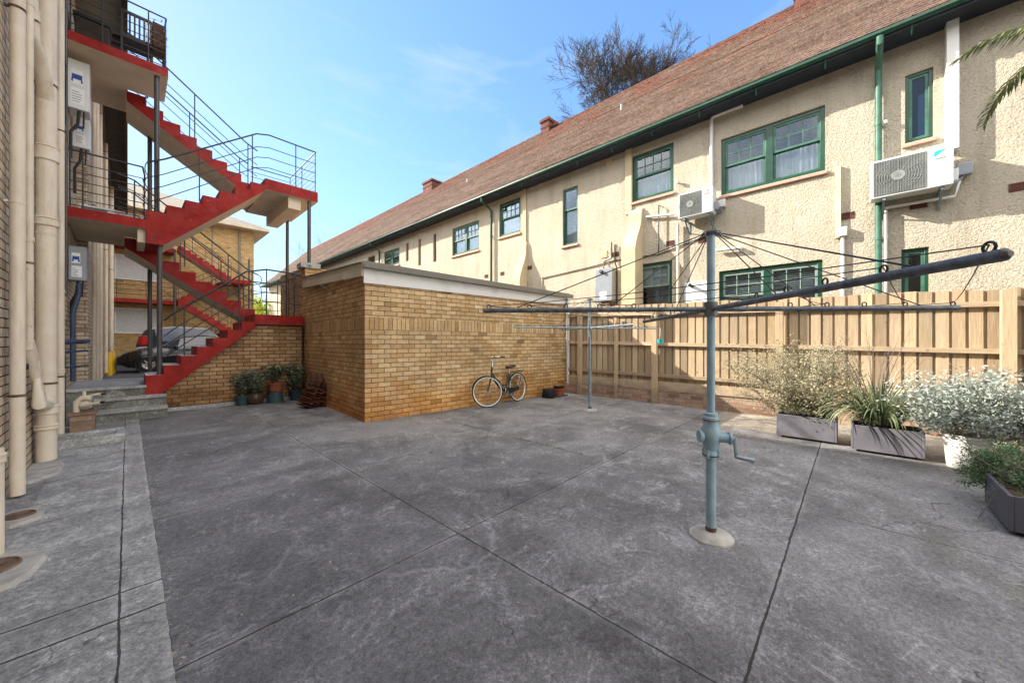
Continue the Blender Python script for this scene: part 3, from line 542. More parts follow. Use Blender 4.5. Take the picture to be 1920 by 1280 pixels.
heater(-.755, -.49, 10.45, 10.85, 5.72, 6.62, 'ac', 'large white water heater under the top red balcony'); heater(-.755, -.52, 11.2, 11.5, 5.28, 5.88, 'ac', 'small white water heater below the large one by the pipes'); heater(-.755, -.53, 10.55, 10.85, 2.56, 3.20, 'ac_grey', 'grey water heater with blue sticker under the lower balcony')

# ------------------------------------------------------------------ AC units
def ac_unit(label, loc, w, d, h, fanr, logo, cat='air conditioner', grille='grille', slots=False, rz=0):
    """local: wall is x=0 plane, unit body from x=-g-d to -g, y from 0 (right in view) to w"""
    t = thing('air_conditioner', label, cat, loc, world=False, rz=rz, group='outdoor air conditioner units'); g = .12; xf = -g-d
    b = MB(); b.box(xf, -g, 0, w, 0, h); b.build('casing', 'ac', t, bevel=.018)
    pw = w*.28; c = (xf-.004, pw+(w-pw)/2, h/2)
    b = MB(); b.box(xf-.006, xf-.001, pw+.02, w-.04, .035, h-.035); b.build('fan_recess', grille, t)
    b = MB(); b.lathe([(0, 0), (fanr*.3, .004), (fanr*.32, 0)], (xf-.012, c[1], c[2]), (-1, 0, 0))
    for k in range(1, 9): b.ring((xf-.014, c[1], c[2]), (1, 0, 0), fanr*k/8, .0022, 32, 4)
    for k in range(12): a = 2*pi*k/12; b.tube([(xf-.013, c[1], c[2]), (xf-.013, c[1]+fanr*cos(a), c[2]+fanr*sin(a))], .0025, 4)
    nb = int((w-pw)/.035)
    for k in range(nb): y = pw+.03+(w-pw-.08)*k/(nb-1); b.tube([(xf-.010, y, .04), (xf-.010, y, h-.04)], .0022, 4)
    for k in range(16): z = .05+(h-.1)*k/15; b.tube([(xf-.010, pw+.03, z), (xf-.010, w-.045, z)], .0016, 4)
    b.build('fan_grille', 'grille_lt', t)
    b = MB(); b.box(xf-.022, xf-.001, .0, pw, .004, h-.004); b.build('side_panel', 'ac', t, bevel=.008)
    if slots:
        b = MB()
        for k in range(7): b.box(xf-.025, xf-.0215, .03, pw-.03, h*.08+k*.03, h*.08+k*.03+.006)
        b.box(xf-.025, xf-.0215, .07, pw-.09, h*.60, h*.60+.015); b.build('louvre', 'ac_grey', t)
    b = MB(); b.box(xf+.1, -g-.02, -.07, -.001, h*.12, h*.42); b.build('valve_cover', 'ac_grey' if slots else 'ac', t, bevel=.01)
    for y in (.12*w, .82*w):
        b = MB(); b.bar((0, y, -.03), (xf+.02, y, -.03), .04, .04); b.bar((0, y, -.32), (0, y, 0), .04, .03, up=(1, 0, 0)); b.bar((-.01, y, -.30), (xf+.08, y, -.04), .03, .02); b.box(xf+.04, -g-.03, y-.03, y+.03, -.012, -.0005); b.build('bracket', 'galv', t)
    m4 = Matrix.Translation((xf-.0235, pw*.5, h*.80)) @ Matrix.Rotation(R(-90), 4, 'Z') @ Matrix.Rotation(R(90), 4, 'X')
    if logo == 'd':
        b = MB(); y0 = pw*.82; z0 = h*.80; b.prism([(xf-.0225, y0, z0-.02), (xf-.0225, y0-.03, z0-.03), (xf-.0225, y0-.15, z0+.07), (xf-.0225, y0-.02, z0+.05)], (-.003, 0, 0)); b.build('emblem', 'logo_blue', t)
        text('DAIKIN', .035, 'ink', t, Matrix.Translation((0, .0, -.09)) @ m4)
    else:
        b = MB(); cy, cz = pw*.5, h*.84
        for (dy, dz, a) in ((0, .022, 90), (.019, -.011, 210), (-.019, -.011, 330)):
            ca, sa = cos(R(a)), sin(R(a)); q = .020; P = [(-q, 0), (0, -q*.58), (q, 0), (0, q*.58)]; b.prism([(xf-.0225, cy+dy+x*ca-y*sa, cz+dz+x*sa+y*ca) for x, y in P], (-.003, 0, 0))
        b.build('emblem', 'logo_red', t); text('MITSUBISHI', .030, 'logo_red', t, Matrix.Translation((0, 0, -.045)) @ m4); text('ELECTRIC', .018, 'ink', t, Matrix.Translation((0, 0, -.068)) @ m4)
    return t
XB = 10.0
a2 = PX(1788, 340, XB-.42); ac_unit('wide white air conditioner below the small casement at right', (XB, a2.y, PX(1788, 345, XB-.42).z), 1.0, .30, .70, .28, 'd')
a1 = PX(1337, 395, XB-.42); ac_unit('boxy white air conditioner between the two lit upper windows', (XB, a1.y, PX(1337, 397, XB-.42).z), .80, .32, .62, .25, 'm', slots=True)

# ------------------------------------------------------------------ right building
rb = thing('rendered_house', 'long cream roughcast building with terracotta roof and green windows', 'building', (XB, 10, 0))
YE = 44.0; YS = -9.0; ZE = 7.02
def wrect(uL, uR, vt, vb): # v measured at uR
    a = PX(uR, vt, XB); c = PX(uR, vb, XB); d = PX(uL, 640, XB); return (a.y, d.y, c.z, a.z)
wins = [  # kind, rect
 ('double', wrect(1352, 1547, 196, 319)), ('sash', wrect(1185, 1263, 265, 358)), ('tall', wrect(1055, 1083, 347, 455)), ('sashw', wrect(936, 976, 368, 434)),
 ('double', wrect(848, 898, 412, 467)), ('double', wrect(720, 749, 463, 494)), ('slit', wrect(812, 818, 437, 490)), ('slit', wrect(784, 789, 447, 497)), ('slit', wrect(761, 766, 455, 489)),
 ('casement', wrect(1697, 1750, 124, 256)), ('low', wrect(1184, 1260, 487, 600)), ('blinds', wrect(1348, 1542, 486, 605)), ('lowcase', wrect(1690, 1742, 462, 600)), ('low', wrect(1550-590, 1000-10, 527, 560)), ('slit', wrect(689, 703, 478, 500))]
rects = [w[1] for w in wins]
ys = sorted(set([YS, YE]+[q for r in rects for q in r[:2]])); zs = sorted(set([-.3, ZE-.02]+[q for r in rects for q in r[2:]]))
b = MB(); rv = .11
for i in range(len(ys)-1):
    for j in range(len(zs)-1):
        cy_, cz_ = (ys[i]+ys[i+1])/2, (zs[j]+zs[j+1])/2
        if any(r[0] < cy_ < r[1] and r[2] < cz_ < r[3] for r in rects): continue
        b.face([(XB, ys[i+1], zs[j]), (XB, ys[i], zs[j]), (XB, ys[i], zs[j+1]), (XB, ys[i+1], zs[j+1])])
for (y0, y1, z0, z1) in rects:
    b.face([(XB, y0, z0), (XB+rv, y0, z0), (XB+rv, y0, z1), (XB, y0, z1)], 1); b.face([(XB+rv, y1, z0), (XB, y1, z0), (XB, y1, z1), (XB+rv, y1, z1)], 1)
    b.face([(XB, y0, z1), (XB+rv, y0, z1), (XB+rv, y1, z1), (XB, y1, z1)], 1); b.face([(XB+rv, y0, z0), (XB, y0, z0), (XB, y1, z0), (XB+rv, y1, z0)], 1)
b.face([(XB, YE, -.3), (XB, YE, ZE-.02), (18.5, YE, ZE-.02), (18.5, YE, -.3)]); b.face([(XB, YS, ZE-.02), (XB, YS, -.3), (18.5, YS, -.3), (18.5, YS, ZE-.02)]); b.face([(18.5, YS, -.3), (18.5, YE, -.3), (18.5, YE, ZE), (18.5, YS, ZE)])
b.build('wall', ['stucco', 'smooth'], rb, uv=False, smooth=False)
XG, XR, ZR = 9.42, 13.95, 11.58
b = MB(); b.uvf = lambda c, n: (c.y, (c.x+XB)*1.414 if n.x < 0 else -c.x*1.414)
random.seed(19); NS = 90; NC = 50; dyy = (YE+.8-YS)/NS; sl_ = (XR-XG+.06)/NC
for c in range(NC):
    wav = [rnd(-.006, .006) for i in range(NS+1)]
    for i in range(NS):
        ya, yb = YS-.4+dyy*i, YS-.4+dyy*(i+1); xa = XG-.06+sl_*c; za = 7.07+sl_*c; sag = lambda y, q: .018*math.sin(y*.37+q*.11)+.012*math.sin(y*1.13+q*.3)
        lo = [(xa-.012, y, za+.020+w+sag(y, c)) for y, w in ((yb, wav[i+1]), (ya, wav[i]))]; hi = [(xa+sl_, y, za+sl_+.002+sag(y, c+1)) for y in (ya, yb)]
        b.face([lo[0], lo[1], hi[0], hi[1]]); b.face([(xa-.010, ya, lo[1][2]-.022), lo[1], lo[0], (xa-.010, yb, lo[0][2]-.022)])
b.face([(XR, YE+.4, ZR), (XR, YS-.4, ZR), (18.6, YS-.4, 7.07), (18.6, YE+.4, 7.07)])
for yy, s in ((YS-.4, 1), (YE+.4, -1)): p = [(XG-.06, yy, 7.07), (18.6, yy, 7.07), (XR, yy, ZR)]; b.face(p if s > 0 else p[::-1])
ro = b.build('roof', 'tiles', rb, smooth=False)
b = MB(); random.seed(3)
y = YS
while y < YE: b.tube([(XR, y, ZR+.02), (XR, y+.38, ZR+.03+rnd(-.01, .01))], .075, 8); y += .39
b.build('ridge_capping', 'wicker', ro)
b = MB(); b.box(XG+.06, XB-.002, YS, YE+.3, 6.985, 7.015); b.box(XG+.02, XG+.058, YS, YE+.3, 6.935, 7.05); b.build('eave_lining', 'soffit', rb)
b = MB()
for (dy) in (0,):
    prof = [(-.10, .06), (-.10, -.01), (-.07, -.055), (-.02, -.07), (.0, -.06), (.0, .07), (-.012, .07), (-.012, -.04), (-.06, -.035), (-.085, 0), (-.085, .075), (-.11, .075)]
    poly = [(XG+.015+x*.85, YS-.4, 7.02+z*.72) for x, z in prof]; b.prism(poly, (0, YE-YS+.8, 0))
gu = b.build('gutter', 'green', rb)
b = MB(); y = YS+.2
while y < YE: b.tube([(XG+.015, y, 6.96), (XG+.03, y, 6.85), (XG+.06, y, 6.82)], .012, 6); b.box(XG-.09, XG+.02, y-.015, y+.015, 7.07, 7.078); y += 1.15
b.build('gutter_bracket', 'green', rb)
def frame_rect(b, x0, x1, y0, y1, z0, z1, w, mi=0):
    b.box(x0, x1, y0, y0+w, z0, z1, mi); b.box(x0, x1, y1-w, y1, z0, z1, mi); b.box(x0, x1, y0+w, y1-w, z0, z0+w, mi); b.box(x0, x1, y0+w, y1-w, z1-w, z1, mi)
def curtain(par, x, y0, y1, z0, z1, m='curtain'):
    b = MB(); n = 46; ph = rnd(0, 6); prev = None
    for i in range(n+1):
        y = y0+(y1-y0)*i/n; d = .03*sin(i*1.15+ph)+.012*sin(i*2.9+ph); top = z1-.02*abs(sin(i*.33+ph)); cur = ((x+d, y, z0), (x+d*.6, y, top))
        if prev: b.face([prev[0], cur[0], cur[1], prev[1]])
        prev = cur
    b.build('curtain', m, par)
def sash(win, x, y0, y1, z0, z1, cols, rows=2, split=.5, bar=.018, low='curtain', fm='green_mid', topopen=0):
    """two-part sash: glazing bars in the top half"""
    zm = z0+(z1-z0)*split; w = .045
    b = MB(); frame_rect(b, x+.004, x+.045, y0, y1, zm, z1, w)
    for i in range(1, cols): y = y0+w+(y1-y0-2*w)*i/cols; b.box(x+.012, x+.038, y-bar/2, y+bar/2, zm+w, z1-w)
    for j in range(1, rows): z = zm+w+(z1-zm-2*w)*j/rows; b.box(x+.014, x+.036, y0+w, y1-w, z-bar/2, z+bar/2)
    b.build('upper_sash', fm, win); b = MB(); frame_rect(b, x+.047, x+.085, y0, y1, z0, zm+.03, w); b.build('lower_sash', fm, win)
    b = MB(); b.box(x+.022, x+.028, y0+w, y1-w, zm+w, z1-w); b.build('pane', 'glass', win); b = MB(); b.box(x+.064, x+.070, y0+w, y1-w, z0+w, zm-.015); b.build('pane', 'glass', win)
    if low == 'curtain': curtain(win, x+.20, y0, y1, z0+.01, zm+.12)
    elif low == 'blinds':
        b = MB(); z = z0+.03
        while z < z1-.03: b.hexa([(x+.13, y0+.02, z), (x+.15, y0+.02, z+.030), (x+.15, y1-.02, z+.030), (x+.13, y1-.02, z), (x+.127, y0+.02, z+.002), (x+.147, y0+.02, z+.032), (x+.147, y1-.02, z+.032), (x+.127, y1-.02, z+.002)]); z += .045
        b.build('venetian_blind', 'blind', win)
    elif low == 'half': b = MB(); b.box(x+.10, x+.11, y0+.02, y1-.02, zm+.05, z1); b.build('blind', 'blind', win); curtain(win, x+.2, y0, y0+(y1-y0)*.5, z0, zm, 'lace')
    elif low in M: b = MB(); b.box(x+.10, x+.11, y0+.02, y1-.02, z0+.03, zm); b.build('blind', low, win)
for kind, (y0, y1, z0, z1) in wins:
    x = XB+.055; f = MB(); fw = .03 if kind == 'slit' else (.05 if kind in ('casement', 'lowcase', 'tall') else .08); frame_rect(f, x-.01, x+.10, y0+.001, y1-.001, z0+.001, z1-.001, fw)
    if kind in ('double', 'blinds'): ym = (y0+y1)/2; f.box(x-.014, x+.10, ym-.07, ym+.07, z0+fw, z1-fw)
    wo = f.build('window', 'green' if kind != 'slit' else 'gutter_grey', rb, bevel=.004)
    if kind not in ('low', 'blinds', 'lowcase', 'slit'): s_ = MB(); s_.hexa([(XB-.06, y0-.04, z0-.09), (XB+.0, y0-.04, z0-.09), (XB+.0, y1+.04, z0-.09), (XB-.06, y1+.04, z0-.09), (XB-.05, y0-.04, z0-.03), (XB+.10, y0+.002, z0+.003), (XB+.10, y1-.002, z0+.003), (XB-.05, y1+.04, z0-.03)]); s_.build('sill', 'sill', wo, bevel=.006)
    if kind == 'double' or kind == 'blinds':
        big = (y1-y0) > 1.7 and y0 < 4; lw = 'blinds' if kind == 'blinds' else ('curtain' if big else 'lace'); z0_ = z0
        for a, c in ((y0+fw, ym-.07), (ym+.07, y1-fw)): sash(wo, x, a, c, z0+fw, z1-fw, 3, 2, low=lw, split=.5 if kind == 'double' else .52, fm='green_mid' if kind == 'double' else 'pale_green')
    elif kind == 'sash': sash(wo, x, y0+fw, y1-fw, z0+fw, z1-fw, 4, 2, low='curtain')
    elif kind == 'low': sash(wo, x, y0+fw, y1-fw, z0+fw, z1-fw, 4, 2, low='lace' if y0 > 5 else 'half', split=.6, fm='pale_green')
    elif kind == 'sashw': sash(wo, x, y0+fw, y1-fw, z0+fw, z1-fw, 4, 2, low='lace')
    elif kind == 'tall': sash(wo, x, y0+fw*.6, y1-fw*.6, z0+fw*.6, z1-fw*.6, 1, 1, low='lace', split=.62)
    elif kind in ('casement', 'lowcase'):
        b = MB(); frame_rect(b, x+.01, x+.05, y0+fw, y1-fw, z0+fw, z1-fw, .045); b.build('casement_sash', 'green_mid', wo); b = MB(); b.box(x+.025, x+.031, y0+fw+.045, y1-fw-.045, z0+fw+.045, z1-fw-.045); b.build('pane', 'blueglass' if kind == 'casement' else 'glass', wo)
    elif kind == 'slit': b = MB(); b.box(x+.03, x+.036, y0+fw, y1-fw, z0+fw, z1-fw); b.build('pane', 'glass', wo)
# pilasters, scroll buttresses, ducts and downpipes on the wall
def strip(name, uL, uR, vt, vb, th, m='smooth', vat=None):
    a = PX(uR, vt, XB-th); c = PX(uR, vb, XB-th); d = PX(uL, 640, XB-th); b = MB(); b.box(XB-th, XB-.001, a.y, d.y, max(c.z, -.2), a.z); return b.build(name, m, rb, bevel=.005)
strip('duct', 1775, 1799, 18, 276, .20, 'white')
strip('pilaster', 1172, 1184, 255, 400, .05); strip('pilaster', 980, 986, 340, 470, .05)
b = MB(); yd = PX(1334, 300, XB-.05).y; zt = PX(1334, 222, XB-.05).z; ya = PX(1390, 205, XB-.05).y; b.tube([(XB-.05, yd, PX(1334, 352, XB-.05).z), (XB-.05, yd, zt-.05), (XB-.05, yd-.02, zt), (XB-.05, yd-.07, zt+.02), (XB-.05, ya, zt+.02)], .042, 12); b.lathe([(.055, 0), (.055, .03), (0, .03)], (XB-.05, ya, zt+.02), (0, -1, 0)); b.build('trunking', 'pipe_white', rb)
strip('trunking', 1566, 1577, 310, 445, .07, 'cream_board')
b = MB(); p = PX(1580, 435, XB-.05); b.box(XB-.12, XB-.002, p.y-.07, p.y+.07, p.z-.09, p.z+.09); b.build('junction_box', 'white', rb, bevel=.01)
b = MB(); b.tube([(XB-.04, p.y, p.z-.09), (XB-.04, p.y, 0)], .03, 10); b.build('conduit', 'pipe_white', rb)
def downpipe(u, vt, m, r=.042, vb=None, kick=True):
    p = PX(u, vt, XB-.09); b = MB(); z1 = PX(u, vt, XB-.09).z; pts = [(XG-.02, p.y, 6.97), (XG-.02, p.y, 6.86), (XB-.09, p.y, 6.62)] if kick else [(XB-.09, p.y, z1)]
    pts += [(XB-.09, p.y, 0.0)]; b.tube(pts, r, 12)
    for z in (5.6, 3.4, 1.6): b.lathe([(r, -.03), (r*1.15, -.03), (r*1.15, .03), (r, .03)], (XB-.09, p.y, z), n=14); b.box(XB-.09, XB-.001, p.y-.01, p.y+.01, z-.02, z+.02)
    b.build('downpipe', m, rb)
downpipe(1647, 60, 'green_mid', .05); downpipe(921, 370, 'green', .045); downpipe(711, 470, 'green', .045)
downpipe(1660, 395, 'pipe_white', .028, kick=False); downpipe(1271, 420, 'pipe', .035, kick=False)
b = MB(); p = PX(1660, 390, XB-.09); q = PX(1790, 352, XB-.09); b.tube([(XB-.09, p.y, p.z), (XB-.09, q.y, q.z-.15), (XB-.09, q.y-.05, q.z+.1)], .026, 10); b.build('condensate_pipe', 'pipe_white', rb)
p = PX(1808, 318, XB-.1); b = MB(); b.box(XB-.16, XB-.03, p.y-.09, p.y+.09, p.z-.10, p.z+.10); b.build('isolator_switch', 'ac_grey', rb, bevel=.012); b = MB(); b.tube([(XB-.1, p.y, p.z-.1), (XB-.12, p.y+.1, p.z-.22), (XB-.2, p.y+.32, p.z-.26)], .016, 8); b.build('flexible_cable', 'grille_lt', rb)
p = PX(1352, 382, XB-.1); b = MB(); b.box(XB-.12, XB-.002, p.y-.09, p.y+.07, p.z-.08, p.z+.1); b.build('isolator_switch', 'ac', rb, bevel=.012); b = MB(); b.tube([(XB-.08, p.y-.02, p.z-.08), (XB-.12, p.y+.0, p.z-.2), (XB-.14, p.y+.12, p.z-.24), (XB-.2, p.y+.25, p.z-.15)], .022, 8); b.build('flexible_cable', 'galv_dark', rb)
def scroll(u, v0, v1, w=.40, th=.50):
    """bracket-like buttress: thin at top, swelling outward in an S then straight down"""
    p = PX(u, v0, XB-.1); zt = p.z; zm = PX(u, v1, XB-.3).z; y0 = p.y; b = MB(); cur = []
    for i in range(31):
        k = i/30; z = zt+(zm-zt)*k
        if k < .22: e = .20*math.sqrt(max(0, 1-(1-k/.22)**2))
        else: q = (k-.22)/.78; e = .20+.80*q*q*(3-2*q)
        cur.append((XB-.02-th*e, z))
    cur.append((cur[-1][0], -.1)); poly = [(XB-.001, y0, zt)]+[(x, y0, z) for x, z in cur]+[(XB-.001, y0, -.1)]; b.prism(poly, (0, w, 0)); b.build('scroll_buttress', 'smooth', rb)
scroll(1203, 388, 470); scroll(986, 452, 528, .34, .42)
# cables, cords and stub pipes
p = PX(1213, 407, XB-.06); q = PX(1266, 402, XB-.06); b = MB(); b.tube([(XB-.02, p.y, p.z), (XB-.08, p.y, p.z), (XB-.1, q.y, q.z)], .035, 10); b.build('waste_pipe', 'pipe_white', rb)
p = PX(1388, 465, XB-.06); q = PX(1345, 470, XB-.06); b = MB(); b.tube([(XB-.02, p.y, p.z), (XB-.1, p.y, p.z), (XB-.1, q.y, q.z)], .04, 10); b.build('waste_pipe', 'pipe_white', rb)
p = PX(1235, 385, XB-.10); b = MB(); b.tube([(XB-.10, p.y, p.z), (XB-.10, p.y, PX(1235, 475, XB-.1).z)], .016, 8); b.tube([(XB-.0, p.y-.1, p.z-.05), (XB-.10, p.y, p.z)], .008, 6); b.build('aerial_post', 'wire', rb)
b = MB(); pts = [PX(u, v, XB-.025) for u, v in ((1015, 522), (1110, 500), (1150, 489), (1180, 484), (1235, 477), (1330, 440))]; b.tube(pts, .014, 6); b.build('cable', 'blackcord', rb)
b = MB(); pts = [PX(u, v, XB-.025) for u, v in ((1016, 545), (1016, 522), (1014, 518))]; b.tube(pts, .014, 6); b.build('cable', 'pipe', rb)
for u, v in ((1588, 405), (1257, 456), (1318, 450), (1154, 477), (1722, 384), (993, 502), (942, 513), (912, 518), (1912, 350)):
    p = PX(u, v, XB); t_ = MB(); frame_rect(t_, XB-.008, XB+.0, p.y-.11, p.y+.11, p.z-.07, p.z+.07, .012)
    for i in range(6): y = p.y-.09+i*.036; t_.box(XB-.006, XB, y-.005, y+.005, p.z-.058, p.z+.058)
    for j in range(2): t_.box(XB-.005, XB, p.y-.098, p.y+.098, p.z-.022+j*.04, p.z-.014+j*.04)
    vo = t_.build('wall_vent', 'brick_red', rb, uv=True); k = MB(); k.box(XB-.0025, XB-.0005, p.y-.10, p.y+.10, p.z-.06, p.z+.06); k.build('vent_backing', 'wicker', vo)
for u, v in ((1722, 58), (1590, 107), (1321, 213), (1153, 280), (995, 341), (905, 371)):
    p = PX(u, v, XB); k = MB(); k.box(XB-.006, XB-.001, p.y-.13, p.y+.13, p.z-.06, p.z+.06); k.build('eave_vent', 'dark_soffit', rb)
for u, v in ((1143, 303), (1013, 345), (1133, 477)):
    p = PX(u, v, XB); k = MB(); k.box(XB-.02, XB-.001, p.y-.1, p.y+.1, p.z-.1, p.z+.1)
    for i in range(4): k.box(XB-.024, XB-.0201, p.y-.08, p.y+.08, p.z-.075+i*.042, p.z-.055+i*.042)
    k.build('wall_vent', 'smooth', rb)
# chimneys and roof flues
def chimney(u, v, x, hgt, w, d, parts=1):
    p = PX(u, v, x); b = MB(); b.box(x-w/2, x+w/2, p.y-d/2, p.y+d/2, 10.0, p.z-.12); b.box(x-w/2-.06, x+w/2+.06, p.y-d/2-.06, p.y+d/2+.06, p.z-.12, p.z); b.box(x-w/2-.02, x+w/2+.02, p.y-d/2-.02, p.y+d/2+.02, p.z-.4, p.z-.32); b.build('chimney', 'brick_red', rb)
chimney(1028, 228, 13.7, 1, .55, .45); chimney(1042, 238, 13.9, 1, .5, .5); chimney(812, 343, 13.9, 1, .9, 1.0); chimney(1530, -25, 13.6, 1, .9, .9)
for u, v in ((1165, 210), (876, 345)):
    a = ray(u, v); k = (7.05-9.42-H+0)/1.0
    # point on the 45 degree roof plane z = x - 9.42 + 7.05
    kk = (H+9.42-7.05)/(a[0]-a[2]); p = Vector((a[0]*kk, a[1]*kk, H+a[2]*kk)); b = MB(); b.hexa([(p.x-.10, p.y-.16, p.z-.07), (p.x+.14, p.y-.16, p.z+.17), (p.x+.14, p.y+.16, p.z+.17), (p.x-.10, p.y+.16, p.z-.07), (p.x-.10, p.y-.16, p.z-.05), (p.x+.14, p.y-.16, p.z+.19), (p.x+.14, p.y+.16, p.z+.19), (p.x-.10, p.y+.16, p.z-.05)]); b.tube([(p.x, p.y, p.z), (p.x, p.y, p.z+.26)], .035, 10); b.build('roof_flue', 'ac_grey', rb)
# wall heater and flue plate
c = PX(1134, 540, XB-.2); t = thing('wall_heater', 'grey gas water heater high on the cream wall beside the garage', 'water heater', c)
wy = abs(PX(1117, 600, XB-.2).y-PX(1149, 600, XB-.2).y); b = MB(); z0 = PX(1134, 566, XB-.2).z; z1 = PX(1134, 504, XB-.2).z; b.box(XB-.28, XB-.03, c.y-wy/2, c.y+wy/2, z0, z1); b.build('casing', 'ac_grey', t, bevel=.015)
b = MB(); b.tube([(XB-.28, c.y+.06, z1-.1), (XB-.36, c.y+.06, z1-.08)], .05, 12); b.tube([(XB-.1, c.y+.1, z1), (XB-.06, c.y+.1, z1+.25), (XB-.06, c.y-.15, z1+.32), (XB-.06, c.y-.15, z1+.8)], .018, 8); b.tube([(XB-.06, c.y-.25, z1+.7), (XB-.06, c.y-.25, z1+.2), (XB-.06, c.y-.32, z1), (XB-.06, c.y-.32, z0-.1)], .018, 8); b.build('supply_pipe', 'black', t)
b = MB(); b.box(XB-.284, XB-.281, c.y-.1, c.y+.12, z0+.08, z0+.3); b.build('label_sticker', 'sticker', t)
b = MB(); b.box(XB-.24, XB-.08, c.y-.16, c.y+.1, z0-.14, z0-.001); b.build('valve', 'rust', t)
q = PX(1304, 548, XB-.03); t = thing('flue_plate', 'white square flue plate with black stub between the lower windows', 'flue', q); b = MB(); b.box(XB-.04, XB-.002, q.y-.27, q.y+.27, q.z-.35, q.z+.26); b.build('plate', 'ac', t, bevel=.006); b = MB(); b.tube([(XB-.04, q.y+.08, q.z+.16), (XB-.22, q.y+.08, q.z+.18)], .04, 12); b.build('flue_stub', 'black', t)
# ------------------------------------------------------------------ garage (local frame, turned with its own walls)
A = PZ(684, 792, 0); Bp = PZ(1062, 734.5, 0); rz = math.atan2(Bp.y-A.y, Bp.x-A.x); GL = (Bp-A).length; GL = 5.62
ga = thing('brick_garage', 'single storey buff brick garage with white fascia in the middle', 'garage', (A.x, A.y, 0), rz, world=False)
D = 6.75
b = MB(); b.hexa([(0, 0, -.2), (GL, 0, -.2), (GL, 3.9, -.2), (0, 3.9, -.2), (0, 0, 2.60), (GL, 0, 2.60), (GL, 3.9, 2.8), (0, 3.9, 2.8)])
wb = b.build('wall', ['brick_garage', 'brick_side'], ga, smooth=False)
for p in wb.data.polygons:
    if abs(p.normal.x) > .9: p.material_index = 1
b = MB(); b.hexa([(.0, 3.902, -.2), (GL, 3.902, -.2), (GL, D, -.2), (.0, D, -.2), (.0, 3.902, 3.30), (GL, 3.902, 3.30), (GL, D, 3.45), (.0, D, 3.45)]); b.build('wall', 'brick_side', ga, smooth=False); 
b = MB(); b.box(-.10, .35, 3.86, 4.3, 3.30, 3.42); b.build('coping', 'conc', ga)
b = MB(); b.box(-.03, GL+.03, -.035, -.003, 2.44, 2.70); b.build('fascia_board', 'white', ga, bevel=.003)
b = MB(); b.hexa([(-.06, -.02, 2.56), (-.003, -.02, 2.56), (-.003, 3.9, 2.77), (-.06, 3.9, 2.77), (-.06, -.02, 2.78), (-.003, -.02, 2.78), (-.003, 3.9, 3.01), (-.06, 3.9, 3.01)]); b.build('fascia_board', 'cream_board', ga)
b = MB(); b.hexa([(-.09, -.04, 2.785), (GL+.1, -.04, 2.70), (GL+.1, 3.9, 2.9), (-.09, 3.9, 3.015), (-.09, -.04, 2.80), (GL+.1, -.04, 2.72), (GL+.1, 3.9, 2.93), (-.09, 3.9, 3.035)]); b.build('roof', 'gutter_grey', ga, smooth=False)
b = MB(); prof = [(0, -.04), (0, .09), (-.012, .09), (-.012, -.028), (-.10, -.028), (-.112, .05), (-.12, .05), (-.112, -.04)]
b.prism([(-.06, -.036+y, 2.735+z) for y, z in prof], (GL+.2, 0, -.06)); b.build('gutter', 'gutter_grey', ga, smooth=False)
b = MB(); xx = GL-.02; b.tube([(xx, -.09, 2.6), (xx, -.09, .12), (xx, -.10, .07), (xx+.05, -.15, .045), (xx+.25, -.36, .045)], .045, 14)
for z in (1.35, .25): b.lathe([(.045, -.03), (.052, -.03), (.052, .03), (.045, .03)], (xx, -.09, z), n=16)
b.build('downpipe', 'pipe_white', ga)
b = MB()
for yy in (1.2, 2.4): b.tube([(-.06, yy, 2.70), (-.12, yy-.3, 2.62), (-.10, yy-.7, 2.50)], .006, 5)
b.build('wire_bracket', 'grille_lt', ga)
# low wall under the stair
t = thing('retaining_wall', 'rough brown brick wall below the lowest red stair flight', 'wall', (1.7, 10.2, 0)); b = MB()
b.prism([(.53, 10.14, -.1), (3.02, 10.14, -.1), (3.02, 10.14, 1.80), (2.05, 10.14, 1.80), (.53, 10.14, .60)], (0, .9, 0)); b.build('brickwork', 'brick_low', t, smooth=False)
b = MB(); b.box(.53, 2.98, 10.115, 10.137, -.05, .07); b.build('footing', 'conc', t, bevel=.02)

# ------------------------------------------------------------------ fence
fe = thing('timber_fence', 'pale treated pine paling fence on a low brick plinth', 'fence', (8.4, 1, 0)); XF = 8.42
def ftop(y): return 2.07+(y+1.5)*.026
b = MB(); y = 5.86; random.seed(11)
while y > -7:
    w = .128+rnd(-.008, .008); o_ = XF+.035 if int(y*100) % 2 else XF+.035; z1 = ftop(y)+.10+rnd(-.018, .014); sk = rnd(-.006, .006); xo = o_+rnd(-.004, .005); b.hexa([(xo, y-w, .30), (xo+.014, y-w, .30), (xo+.014, y, .30), (xo, y, .30), (xo+rnd(-.005, .005), y-w+sk, z1), (xo+.014, y-w+sk, z1), (xo+.014, y+sk, z1+rnd(-.006, .006)), (xo, y+sk, z1)], tone=random.random()); y -= w+.0
    w2 = .034; b.box(o_+.022, o_+.034, y-w2-.03, y+.03, .30, z1-.005, tone=random.random()*.5); y -= w2
b.build('palings', 'paling', fe, smooth=False)
for z, h in ((1.95, .075), (1.28, .075), (.60, .075)):
    b = MB(); ylist = [5.86, 3.35, 1.22, -1.52, -4.2, -7]
    for a, c in zip(ylist[:-1], ylist[1:]):
        dz = .10 if z > 1 else .02; za, zc = z+(a+1.5)*.026*(z/2), z+(c+1.5)*.026*(z/2); b.bar((XF-.002, a-.002, za), (XF-.002, c+.002, zc), .045, h, tone=random.random())
    b.build('rail', 'rail', fe, bevel=.003)
b = MB(); b.box(XF-.02, XF+.012, -7, 5.86, .31, .50); b.build('kickboard', 'rail', fe)
